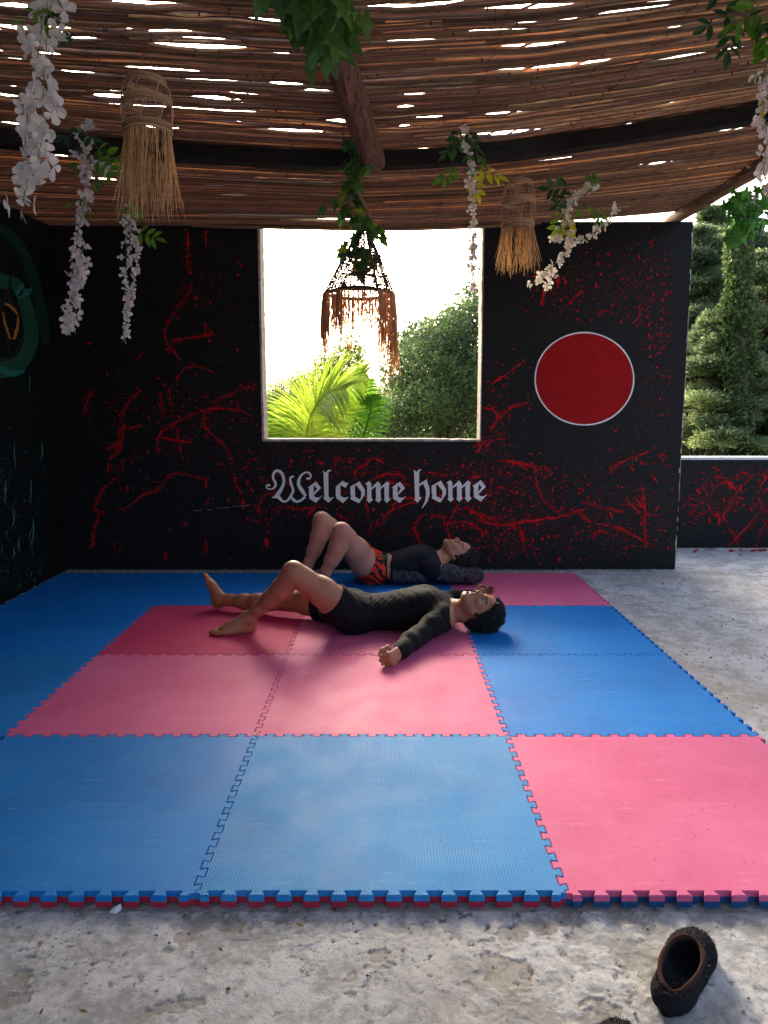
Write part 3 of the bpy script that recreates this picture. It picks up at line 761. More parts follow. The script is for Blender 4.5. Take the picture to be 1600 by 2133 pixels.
# loose edge culms over the window notch
mb = MB()
for i in range(9):
    xs = np.linspace(-1.2-rng.random()*.3, .95+rng.random()*.3, 24); y = 6.19-.012*i
    mb.tube(np.stack([xs, y+.004*np.sin(xs*3+i), roof_z(xs, y)-.012-.006*(i % 3)-.012*np.cos(xs*1.3)], 1), .0065, 5, np.array([.34, .22, .13])*rng.uniform(.7, 1.2))
mb.build('edge_culms', MT['reed'], roof)
# binding wire zigzagging across
mb = MB()
for x0, x1 in ((-2.1,-1.95),(-1.2,-1.05),(-.55,-.42),(.42,.36),(1.12,.86),(1.75,1.25),(2.1,1.8),(-1.7,-1.6)):
    ys = np.linspace(-1.2, 6.1, 190); xs = np.interp(ys, (2.8, 6.1), (x0, x1)) + .011*np.sign(np.sin(ys*70))*rng.uniform(.3, 1, 190)
    mb.tube(np.stack([xs+.02*np.sin(ys*2.3+x0), ys, roof_z(xs, ys)-.0085], 1), .0013, 4, (.02, .016, .013))
MT['wire'] = mat_attr('dark_wire', .6); mb.build('binding_wire', MT['wire'], roof)

# black beam
mb = MB(); n = 40; xs = np.linspace(-2.6, 2.42, n); yb = beam_y(xs); zb = beam_z(xs)
zb = np.convolve(np.pad(zb, 3, 'edge'), np.ones(7)/7, 'valid')
h = .043; d = .045
R4 = [np.stack([xs, yb+sy*d, zb+sz*h+(rng.normal(0, .0015, n))], 1) for sy, sz in ((-1,-1),(1,-1),(1,.93),(-1,.93))]
v = np.concatenate(R4); f = []
for i in range(n-1):
    for a in range(4): b = (a+1) % 4; f.append((a*n+i, b*n+i, b*n+i+1, a*n+i+1))
f += [(0, 3*n, 2*n, n), (n-1, 2*n-1, 3*n-1, 4*n-1)]
MT['blackwood'] = mat_wood('black_stained_timber', (.010, .009, .009), (.022, .018, .017), (1, 8, 8), .004)
tag(mesh_obj('roof_beam', v, f, MT['blackwood']), 'long black beam crossing under the reed roof from side to side', 'beam')

def log(name, pts, rads, mt, label, n=16):
    p = spline(np.c_[np.array(pts), np.array(rads)], 50)
    mb = MB(); pts = p[:, :3]; t = np.gradient(pts, axis=0); t /= np.linalg.norm(t, axis=1, keepdims=True)
    a = nrm(np.cross(t[0], (0, 0, 1))); vs = []; ang = np.arange(n)*2*math.pi/n; ph = rng.uniform(0, 6, 6)
    for i in range(len(pts)):
        a = nrm(a-t[i]*np.dot(a, t[i])); b = np.cross(t[i], a)
        rr = p[i, 3]*(1+.05*np.sin(ang*2+ph[0]+i*.06)+.035*np.sin(ang*5+ph[1]-i*.11)+rng.normal(0, .018, n))
        vs.append(pts[i]+rr[:, None]*(np.cos(ang)[:, None]*a+np.sin(ang)[:, None]*b))
    vs = np.concatenate(vs); N = len(pts)
    f = [(i*n+j, i*n+(j+1) % n, (i+1)*n+(j+1) % n, (i+1)*n+j) for i in range(N-1) for j in range(n)]
    f += [tuple(range(n-1, -1, -1)), tuple((N-1)*n+j for j in range(n))]
    return tag(mesh_obj(name, vs, f, mt, None, True), label, 'log')
MT['bark'] = mat_wood('reddish_bark_log', (.15, .070, .045), (.36, .19, .13), (11, 1.6, 11), .05)
MT['bark2'] = mat_wood('peeling_bark_pole', (.16, .09, .05), (.34, .20, .11), (9, 1.5, 9), .03)
log('roof_log', [(-.055,4.31,2.625),(-.10,3.8,2.622),(-.155,3.2,2.618),(-.185,2.75,2.612),(-.20,1.8,2.61),(-.2,-1.3,2.61)], [.062,.064,.062,.058,.058,.058], MT['bark'], 'thick reddish bark log under the reed roof, ending at the black beam')
log('roof_pole', [(2.285,6.42,2.79),(2.30,5.9,2.795),(2.32,5.3,2.80),(2.335,4.7,2.80),(2.36,3.5,2.81),(2.42,-1.3,2.83)], [.042,.05,.048,.055,.055,.055], MT['bark2'], 'brown pole along the right edge of the reed roof, resting on the wall corner')

# ================================================================== SLIPPERS
# ------------------------------------------------------------------ implicit surfaces -> one continuous mesh
class SDF:
    def __init__(s, lo, hi, h):
        s.lo = np.array(lo, float); s.h = h
        s.n = np.ceil((np.array(hi)-s.lo)/h).astype(int)+1
        s.D = np.full(tuple(s.n), .08, np.float32)
    def _sub(s, lo, hi):
        a = np.clip(np.floor((np.array(lo)-s.lo)/s.h).astype(int), 0, s.n-1)
        b = np.clip(np.ceil((np.array(hi)-s.lo)/s.h).astype(int)+1, 1, s.n)
        if (b <= a).any(): return None, None
        ax = [(s.lo[i]+s.h*np.arange(a[i], b[i])).astype(np.float32) for i in range(3)]
        return (slice(a[0], b[0]), slice(a[1], b[1]), slice(a[2], b[2])), np.meshgrid(*ax, indexing='ij')
    def _comb(s, sl, d, k, sub):
        A = s.D[sl]
        if sub: d = -d; h = np.maximum(k-np.abs(A-d), 0)/k; s.D[sl] = np.maximum(A, d)+h*h*k*.25
        else: h = np.maximum(k-np.abs(A-d), 0)/k; s.D[sl] = np.minimum(A, d)-h*h*k*.25
    def cap(s, a, b, ra, rb, k=.02, sub=False, flat=None):
        a = np.asarray(a, float); b = np.asarray(b, float); m = max(ra, rb)+k+.03
        sl, g = s._sub(np.minimum(a, b)-m, np.maximum(a, b)+m)
        if sl is None: return
        d = b-a; L = max(d@d, 1e-9); px, py, pz = g[0]-a[0], g[1]-a[1], g[2]-a[2]
        t = np.clip((px*d[0]+py*d[1]+pz*d[2])/L, 0, 1)
        qx, qy, qz = px-t*d[0], py-t*d[1], pz-t*d[2]
        if flat is not None:      # flatten along a direction: (dir, factor>1)
            fd = nrm(flat[0]); w_ = qx*fd[0]+qy*fd[1]+qz*fd[2]; e = w_*(flat[1]-1)
            qx, qy, qz = qx+e*fd[0], qy+e*fd[1], qz+e*fd[2]
        dist = np.sqrt(qx*qx+qy*qy+qz*qz)-(ra+(rb-ra)*t)
        s._comb(sl, dist.astype(np.float32), k, sub)
    def ell(s, c, r, k=.02, rot=None, sub=False):
        c = np.asarray(c, float); r = np.asarray(r, float); m = r.max()+k+.03
        sl, g = s._sub(c-m, c+m)
        if sl is None: return
        p = [g[i]-c[i] for i in range(3)]
        if rot is not None: p = [p[0]*rot[0][i]+p[1]*rot[1][i]+p[2]*rot[2][i] for i in range(3)]   # rot columns = local axes
        q0 = np.sqrt(sum((p[i]/r[i])**2 for i in range(3))); q1 = np.sqrt(sum((p[i]/r[i]**2)**2 for i in range(3)))
        d = np.where(q1 > 1e-6, q0*(q0-1)/np.maximum(q1, 1e-6), -r.min())
        s._comb(sl, d.astype(np.float32), k, sub)
    def coords(s):
        ax = [(s.lo[i]+s.h*np.arange(s.n[i])).astype(np.float32) for i in range(3)]
        return np.meshgrid(*ax, indexing='ij', sparse=True)
    def mesh(s, relax=1):
        D = s.D; n = D.shape; ins = D < 0
        cnt = np.zeros(tuple(x-1 for x in n), np.uint8); C = [(i, j, k) for i in (0, 1) for j in (0, 1) for k in (0, 1)]
        for i, j, k in C: cnt += ins[i:n[0]-1+i, j:n[1]-1+j, k:n[2]-1+k]
        act = (cnt > 0) & (cnt < 8); I = np.argwhere(act); idx = np.full(act.shape, -1, np.int32); idx[act] = np.arange(len(I))
        val = {c: D[I[:, 0]+c[0], I[:, 1]+c[1], I[:, 2]+c[2]] for c in C}
        P = np.zeros((len(I), 3)); W = np.zeros(len(I))
        for a in C:
            for ax in range(3):
                if a[ax] == 0:
                    b = list(a); b[ax] = 1; b = tuple(b); va, vb = val[a], val[b]; m = (va < 0) != (vb < 0)
                    t = np.where(m, va/np.where(m, va-vb, 1), 0); q = np.tile(np.array(a, float), (len(I), 1)); q[:, ax] += t
                    P[m] += q[m]; W += m
        V = s.lo+s.h*(I+P/np.maximum(W, 1)[:, None]); Fs = []
        for ax in range(3):
            o = [0, 1, 2]; o.remove(ax); u, v = o
            sl0 = [slice(None)]*3; sl1 = [slice(None)]*3; sl0[ax] = slice(0, n[ax]-1); sl1[ax] = slice(1, n[ax])
            A, B = ins[tuple(sl0)], ins[tuple(sl1)]; E = np.argwhere(A != B)
            E = E[(E[:, u] > 0) & (E[:, v] > 0) & (E[:, u] < n[u]-1) & (E[:, v] < n[v]-1)]
            a_in = A[E[:, 0], E[:, 1], E[:, 2]]
            def g(du, dv):
                q = E.copy(); q[:, u] -= du; q[:, v] -= dv; return idx[q[:, 0], q[:, 1], q[:, 2]]
            Q = np.stack([g(1, 1), g(0, 1), g(0, 0), g(1, 0)], 1)
            flip = a_in if ax != 1 else ~a_in
            Q[~flip] = Q[~flip][:, ::-1]; Fs.append(Q)
        Q = np.concatenate(Fs); Q = Q[(Q >= 0).all(1)]
        for _ in range(relax):
            S = np.zeros_like(V); c = np.zeros(len(V))
            for i in range(4):
                a, b = Q[:, i], Q[:, (i+1) % 4]
                np.add.at(S, a, V[b]); np.add.at(c, a, 1); np.add.at(S, b, V[a]); np.add.at(c, b, 1)
            V = V*.5+.5*S/np.maximum(c, 1)[:, None]
        return V, Q
def sdf_obj(name, S, mat, parent=None, col=None, relax=1):
    V, Q = S.mesh(relax)
    return mesh_obj(name, V, [tuple(q) for q in Q.tolist()], mat, parent, True, col(V) if callable(col) else (np.tile(np.array(col, float), (len(V), 1)) if col is not None else None))

# ================================================================== SLIPPERS
MT['felt'] = mat_attr('black_felt', .95, bscale=90, bstr=.9, bdist=.006, spec=.1)
MT['collar'] = mat_attr('brown_lining', .95, bscale=70, bstr=.8, bdist=.004, spec=.1)
def slipper(name, loc, ang, label, L=.285):
    root = empty('slipper', loc, label, 'slipper', 'pair of dark slippers on the concrete')
    loc = np.array(loc, float); ca, sa = math.cos(ang), math.sin(ang)
    ax = np.array([ca, sa, 0]); ay = np.array([-sa, ca, 0]); az = np.array([0, 0, 1.])
    W_ = lambda x, y, z: loc+ax*x+ay*y+az*z
    rot = [[ax[0], ay[0], 0], [ax[1], ay[1], 0], [0, 0, 1]]
    lo, hi = loc-np.array([.2, .2, .01]), loc+np.array([.2, .2, .13])
    S = SDF(lo, hi, .0028)
    S.ell(W_(-.075, 0, .024), (.060, .043, .040), .02, rot); S.ell(W_(-.02, .0, .028), (.08, .046, .052), .03, rot)
    S.ell(W_(.055, .002, .028), (.082, .056, .050), .03, rot); S.ell(W_(.085, .004, .020), (.058, .053, .036), .02, rot)
    S.ell(W_(-.090, 0, .030), (.046, .040, .030), .02, rot)
    x, y, z = S.coords(); S.D[:] = np.maximum(S.D, -(z-loc[2]))                    # flat sole
    S.ell(W_(-.070, 0, .048), (.052, .034, .036), .008, rot, True); S.ell(W_(-.015, 0, .062), (.072, .040, .042), .008, rot, True)
    S.ell(W_(.045, 0, .036), (.075, .043, .022), .008, rot, True)
    S.ell(W_(-.035, 0, .102), (.092, .046, .048), .006, rot, True)
    x, y, z = S.coords(); S.D += (np.sin(x*330+y*140)*np.sin(y*300-z*200)*.0012).astype(np.float32)
    def col(V):
        q = V-loc; lx = q@ax; ly = q@ay; base = np.tile(np.array([.016, .016, .018]), (len(V), 1))
        inside = (np.abs(ly) < .036) & (q[:, 2] < .03) & (lx > -.1) & (lx < .09)
        base[inside] = (.020, .026, .028); return base
    sdf_obj('upper', S, MT['felt'], root, col)
    # rolled collar
    mb = MB(); n = 60; a = np.arange(n+1)*2*math.pi/n
    cx = -.030+.084*np.cos(a); cy = .042*np.sin(a)*(1+.12*np.cos(a)); cz = .063+.013*np.cos(a)+.002*np.sin(3*a)
    mb.tube([W_(cx[i], cy[i], cz[i]) for i in range(n+1)], .0062+.0008*np.sin(a*5), 10, (.050, .022, .018), caps=False)
    mb.build('collar', MT['collar'], root, True)
    mb = MB(); n = 40; a = np.arange(n)*2*math.pi/n
    ox = .012+.148*np.cos(a); oy = (.047+.010*np.cos(a))*np.sin(a)
    v = [W_(ox[i], oy[i], .0005) for i in range(n)]+[W_(ox[i]*1.005, oy[i]*1.02, .010) for i in range(n)]
    mb.add(v, [(i, (i+1) % n, n+(i+1) % n, n+i) for i in range(n)]+[tuple(range(n-1, -1, -1)), tuple(range(n, 2*n))], (.008, .008, .008))
    mb.build('sole', MT['felt'], root)
    # fuzz and chips stuck to the felt
    mb = MB()
    for _ in range(900):
        t = rng.uniform(0, 1); th = rng.uniform(.15, math.pi-.15); lx = rng.uniform(-.02, .135)
        wy = .056*math.sqrt(max(0, 1-((lx-.05)/.095)**2)); yy = wy*math.cos(th); zz = .028+.050*math.sin(th)*math.sqrt(max(0, 1-((lx-.05)/.095)**2))
        if lx < .045 and abs(yy) < .043: continue
        p = W_(lx, yy, min(zz, .078)); d = nrm(rng.normal(0, 1, 3)); Ls = rng.uniform(.003, .010)
        c_ = (.02, .022, .024) if rng.random() < .93 else (.22, .21, .18)
        mb.tube([p, p+d*Ls], (.0007, .0004), 3, c_)
    for (x_, y_, L_, an) in ((.055, -.030, .016, .6), (.02, -.052, .008, 1)):
        p = W_(x_, y_, .072 if L_ > .01 else .05); mb.tube([p, p+np.array([-math.cos(an)*L_, math.sin(an)*L_, -.001])], .0012, 4, (.55, .50, .40))
    for _ in range(40):
        p = W_(rng.uniform(-.09, -.02), rng.normal(0, .014), .020); mb.tube([p, p+nrm(rng.normal(0, 1, 3)*(1, 1, .1))*.006], .0007, 3, (.16, .17, .17))
    tag(mb.build('fuzz', MT['felt'], root), kind='stuff')
    return root
g1 = PZ(1425, 2030, .03)
heel, toe = PZ(1386, 2118, .0), PZ(1456, 1976, .0)
an = math.atan2(toe[1]-heel[1], toe[0]-heel[0])
mid = (heel+toe)/2
slipper('slipper', (mid[0], mid[1], 0), an, 'black felt slipper with a brown collar lying on the concrete at the lower right')
p2 = PZ(1306, 2280, 0)
slipper('slipper', (p2[0], p2[1], 0), an+.5, 'brown collar tip of a second slipper, cut off by the bottom edge')
mb = MB(); c0 = PZ(238, 1900, .004)
mb.add([c0+np.array(q) for q in ((-.014,0,0),(.006,-.010,0),(.018,.006,.004),(.004,.004,.010),(.012,.018,.012),(-.006,.012,.006))], [(0,1,3),(1,2,3),(2,4,3),(3,4,5),(0,3,5)], (.7,.7,.68))
MT['paper'] = mat_attr('paper', .8)
tag(mb.build('paper_scrap', MT['paper']), 'small white torn scrap on the concrete in front of the mats', 'scrap')
# ================================================================== PEOPLE
m = M('skin'); c = m.attr(); n1 = m.noise(9, 6, .65); n2 = m.noise(70, 6, .75)
c = m.mix(m.ramp(n1, [(.35, 0.), (.7, .45)]), c, m.mix(1., c, (1.12, .80, .74), 'MULTIPLY')); c = m.mix(m.ramp(n2, [(.55, 0.), (.75, .35)]), c, m.mix(1., c, (.70, .60, .58), 'MULTIPLY'))
MT['skin'] = m.fin(c, m.ramp(n2, [(.3, .40), (.7, .56)]), m.bump(n2, .22, .0015, m.bump(n1, .25, .006)), .4)
MT['skin'].node_tree.nodes['Principled BSDF'].inputs['Subsurface Weight'].default_value = .12
MT['skin'].node_tree.nodes['Principled BSDF'].inputs['Subsurface Radius'].default_value = (.02, .008, .004)
MT['hair'] = mat_attr('dark_hair', .5, spec=.35)
def mat_cloth(name, c0, c1, rough=.6):
    m = M(name); a = m.noise(14, 6, .6, vec=m.co((3, 1, 1)))
    return m.fin(m.mix(a, c0, c1), rough, m.bump(m.noise(7, 4, .6, vec=m.co((3.2, 1, 1))), .45, .010, m.bump(m.noise(300, 2), .15, .0006)), .22)
MT['black_cloth'] = mat_cloth('black_stretch_fabric', (.0035, .0035, .004), (.006, .006, .007), .82)
MT['short_cloth'] = mat_cloth('black_short_fabric', (.004, .004, .005), (.008, .008, .009), .85)
MT['navy_cloth'] = mat_cloth('navy_stretch_fabric', (.006, .007, .013), (.010, .011, .020), .8)
# patterned sleeve: grey fan-like tracery on near black
m = M('patterned_sleeve'); v1 = m.voro(20, vec=m.co((1, 1, 1))); 
rg = m.n('Math', operation='SINE'); m.l(m.math('MULTIPLY', v1, 34.), rg.inputs[0])
ln = m.ramp(rg.outputs[0], [(.72, 0.), (.9, 1.)]); de = m.ramp(m.voro(20, 'DISTANCE_TO_EDGE'), [(0., 1.), (.055, 1.), (.10, 0.)])
ray_ = m.ramp(m.voro(64, 'DISTANCE_TO_EDGE'), [(0., .8), (.06, .6), (.14, 0.)])
pt = m.math('MAXIMUM', m.math('MAXIMUM', ln, de), m.math('MULTIPLY', ray_, .8))
m.fin(m.mix(m.math('MULTIPLY', pt, .75), (.006, .006, .011), (.085, .085, .095)), .75, None, .2); MT['sleeve'] = m.m
# fight shorts: red orange with black tiger strokes
m = M('red_shorts'); wv = m.n('TexWave', wave_type='BANDS', bands_direction='DIAGONAL'); wv.inputs['Scale'].default_value = 6; wv.inputs['Distortion'].default_value = 11; wv.inputs['Detail'].default_value = 3; wv.inputs['Detail Scale'].default_value = 1.6
m.l(m.co((1, 1, 1), (.3, .2, .9)), wv.inputs[0]); xs_ = m.n('SeparateXYZ'); m.l(m.co(), xs_.inputs[0])
msk = m.ramp(m.math('ADD', xs_.outputs[0], .5), [(.33, 0.), (.39, 1.)]); bl = m.math('MULTIPLY', m.ramp(wv.outputs['Fac'], [(.36, 1.), (.43, 0.)]), msk)
m.fin(m.mix(bl, m.mix(m.noise(6), (.66, .018, .004), (.78, .045, .008)), (.008, .006, .006)), .55, m.bump(m.noise(9), .5, .01), .35); MT['red_shorts'] = m.m
MT['green_tab'] = M('green_label').fin((.01, .14, .09), .6)

def folds(x, y, z):
    a = np.sin(62*x+31*y+2.6*np.sin(11*y+5*x)+2.2*np.sin(17*z+9*x)); b = np.sin(44*y-58*x+3.1*np.sin(9*x-13*z)+1.7*np.sin(23*y)); c = np.sin(95*x+12*y+40*z+2*np.sin(29*y))
    g1 = .5+.5*np.sin(8*x+13*y+1.); g2 = .5+.5*np.sin(17*x-9*y+11*z); sh = lambda q: -np.abs(q)**.6
    return (.0030*g1*(sh(a)+.6)+.0026*g2*(sh(b)+.6)+.0008*c).astype(np.float32)
def frame(u, f):
    u = nrm(u); f = np.asarray(f, float); f = nrm(f-u*np.dot(f, u)); return u, f, np.cross(u, f)   # up, forward, (person's) left
def head(S, C, u, f, sc_=1.0, nose=1.0):
    u, f, l = frame(u, f)
    rot = np.stack([l, f, u], 1)
    H = lambda a, b, c: np.array(C)+(l*a+f*b+u*c)*sc_
    E = lambda c, r, k=.012, sub=False: S.ell(H(*c), np.array(r)*sc_, k*sc_, rot, sub)
    K = lambda a, b, ra, rb, k=.006, sub=False: S.cap(H(*a), H(*b), ra*sc_, rb*sc_, k*sc_, sub)
    E((0,-.012,.028), (.074,.094,.086), .03); E((0,.030,-.020), (.060,.062,.088), .03)
    E((0,.042,-.074), (.044,.046,.036), .03); K((-.012,.079,-.100), (.012,.079,-.100), .014, .014, .02)
    K((-.052,.005,-.050), (-.020,.070,-.098), .018, .016, .03); K((.052,.005,-.050), (.020,.070,-.098), .018, .016, .03)
    E((0,.076,.050), (.050,.018,.030), .03)
    K((-.040,.080,.020), (-.014,.091,.019), .009, .010, .014); K((.040,.080,.020), (.014,.091,.019), .009, .010, .014)
    for s in (-1, 1):
        E((s*.040,.066,-.022), (.024,.022,.022), .02)
        E((s*.032,.096,.000), (.019,.012,.014), .012, True)
        E((s*.032,.075,-.001), (.0155,.0135,.0135), .004)
        K((s*.018,.091,.006), (s*.046,.080,.003), .0024, .0022, .004)
    K((0,.088,.012), (0,.114*nose,-.030), .0085, .0115, .012); K((0,.108*nose,-.034), (0,.101,-.040), .0105, .009, .008)
    for s in (-1, 1): E((s*.0125,.098,-.036), (.0085,.0105,.0085), .006); E((s*.007,.101,-.046), (.0042,.0055,.0030), .003, True)
    E((0,.082,-.064), (.028,.020,.022), .016)
    K((-.020,.090,-.062), (.020,.090,-.062), .0046, .0046, .006); K((-.010,.099,-.061), (.010,.099,-.061), .0052, .0052, .006)
    K((-.015,.097,-.073), (.015,.097,-.073), .0062, .0062, .007); K((-.023,.099,-.0672), (.023,.099,-.0672), .0021, .0021, .003, True)
    K((-.010,.092,-.084), (.010,.092,-.084), .005, .005, .006, True)
    for s in (-1, 1):
        E((s*.074,-.010,-.002), (.010,.019,.033), .006); E((s*.083,-.004,.000), (.007,.010,.019), .004, True); K((s*.078,-.012,-.030), (s*.076,-.006,-.034), .008, .006, .005)
        K((s*.080,.002,.010), (s*.082,-.018,.020), .0030, .0030, .003); K((s*.082,-.018,.020), (s*.081,-.020,-.012), .0030, .0030, .003)
    return H, (u, f, l)
def hair_field(S, C, u, f, thick=.014, fringe=.070, back=.0, sc_=1.0, vol=1.0):
    u, f, l = frame(u, f); rot = np.stack([l, f, u], 1)
    H = lambda a, b, c: np.array(C)+(l*a+f*b+u*c)*sc_
    S.ell(H(0,-.018,.034), np.array((.078+thick*.7, .096+thick*.8, .088+thick))*sc_, .01, rot)
    S.ell(H(0,-.060,-.030), np.array((.060+thick*.5, .040+thick, .060))*sc_, .03, rot)
    x, y, z = S.coords(); q = [x-C[0], y-C[1], z-C[2]]
    b = (q[0]*f[0]+q[1]*f[1]+q[2]*f[2])/sc_; c = (q[0]*u[0]+q[1]*u[1]+q[2]*u[2])/sc_; a = np.abs(q[0]*l[0]+q[1]*l[1]+q[2]*l[2])/sc_
    # hairline: forehead edge high, temples recede, sideburn before the ear
    line = fringe - 0*c; lim = np.where(c > .055, line+(c-.055)*.9, np.where(c > .0, .016+(c/.055)*(fringe-.016)*.9, np.where(c > -.03, .012, -.022+(c+.03)*.9)))
    S.D[:] = np.maximum(S.D, (b-lim).astype(np.float32))
    S.D[:] = np.maximum(S.D, (-.085-c).astype(np.float32))
def fist(S, w, d, n, side, curl=1.0, sc_=1., spread=0.):
    """w wrist, d towards the knuckles, n palm normal, side towards the thumb"""
    d = nrm(d); n = nrm(np.array(n)-d*np.dot(n, d)); s_ = np.cross(d, n); s_ = s_ if np.dot(s_, side) > 0 else -s_
    w = np.array(w, float)
    for o, L in ((.027,.084),(.009,.088),(-.009,.084),(-.026,.076)):
        S.cap(w+s_*o*.55*sc_, w+(s_*o+d*L)*sc_, .0165*sc_, .0125*sc_, .010, flat=(n, 1.05))
    tips = []
    for o, L, ph, rr in ((.028,.086,(.040,.025,.020),.0090),(.0095,.090,(.045,.029,.021),.0094),(-.0095,.086,(.041,.027,.020),.0088),(-.027,.078,(.032,.020,.018),.0078)):
        p = w+(s_*o*(1+spread)+d*L)*sc_; a = 0
        dd = d+s_*o*spread*6
        for i, (Lp, bend) in enumerate(zip(ph, (1.05*curl, 1.45*curl, .85*curl))):
            a += bend; v = nrm(dd)*math.cos(a)+n*math.sin(a); q = p+v*Lp*sc_
            S.cap(p, q, rr*sc_, (rr-.0008)*sc_, .0028); p = q
    p = w+(s_*.024+d*.022+n*.006)*sc_
    for v, L in ((nrm(s_*.75+d*.75+n*.35), .040), (nrm(d*.75+n*.75-s_*.15), .030), (nrm(n*.55-s_*.7+d*.35), .024)):
        q = p+v*L*sc_; S.cap(p, q, .0115*sc_, .0100*sc_, .005); p = q
def foot(S, ankle, heel, toe, up, side, h=1.0):
    """ankle joint, heel point and toe tip on the sole side, up away from the sole, side = towards the big toe"""
    A, Hl, T_ = map(lambda q: np.array(q, float), (ankle, heel, toe)); d = nrm(T_-Hl); L = np.linalg.norm(T_-Hl); up = nrm(np.array(up)-d*np.dot(up, d)); sd_ = np.cross(d, up); sd_ = sd_ if np.dot(sd_, side) > 0 else -sd_
    S.cap(Hl+d*.032+up*.028, A, .030, .034, .03); S.cap(Hl+d*.030+up*.026, Hl+d*.06+up*.026, .027, .026, .02)
    S.cap(A, Hl+d*L*.55+up*.040+sd_*.010, .034, .026, .035); S.cap(A+d*.01, Hl+d*L*.72+up*.024+sd_*.020, .028, .020, .03)
    S.cap(Hl+d*.06+up*.022-sd_*.008, Hl+d*L*.68+up*.018-sd_*.026, .024, .019, .03); S.cap(Hl+d*L*.55+up*.030, Hl+d*L*.72+up*.020-sd_*.004, .026, .020, .025)
    S.ell(A+sd_*.026, (.014, .014, .014), .012); S.ell(A-sd_*.028-up*.008, (.014, .014, .014), .012)
    for o, s0, e0, r in ((.030,.70,.985,.0125),(.010,.74,.985,.0088),(-.006,.73,.955,.0083),(-.020,.71,.915,.0080),(-.033,.68,.865,.0080)):
        b = Hl+d*L*s0+up*.016+sd_*o; e = Hl+d*L*e0+up*(.012)+sd_*o*.95; mdl = (b+e)/2+up*.006
        S.cap(b, mdl, r*1.05, r, .008); S.cap(mdl, e-d*r, r, r*1.02, .004)
def limb(S, a, b, prof, bulge=None, k=.03):
    """tapered limb through profile [(t, radius, offset vector)]"""
    a = np.array(a, float); b = np.array(b, float); P = [(a+(b-a)*t+np.array(o), r) for t, r, o in prof]
    for i in range(len(P)-1): S.cap(P[i][0], P[i+1][0], P[i][1], P[i+1][1], k)
Z3 = (0, 0, 0)
MZ = MH

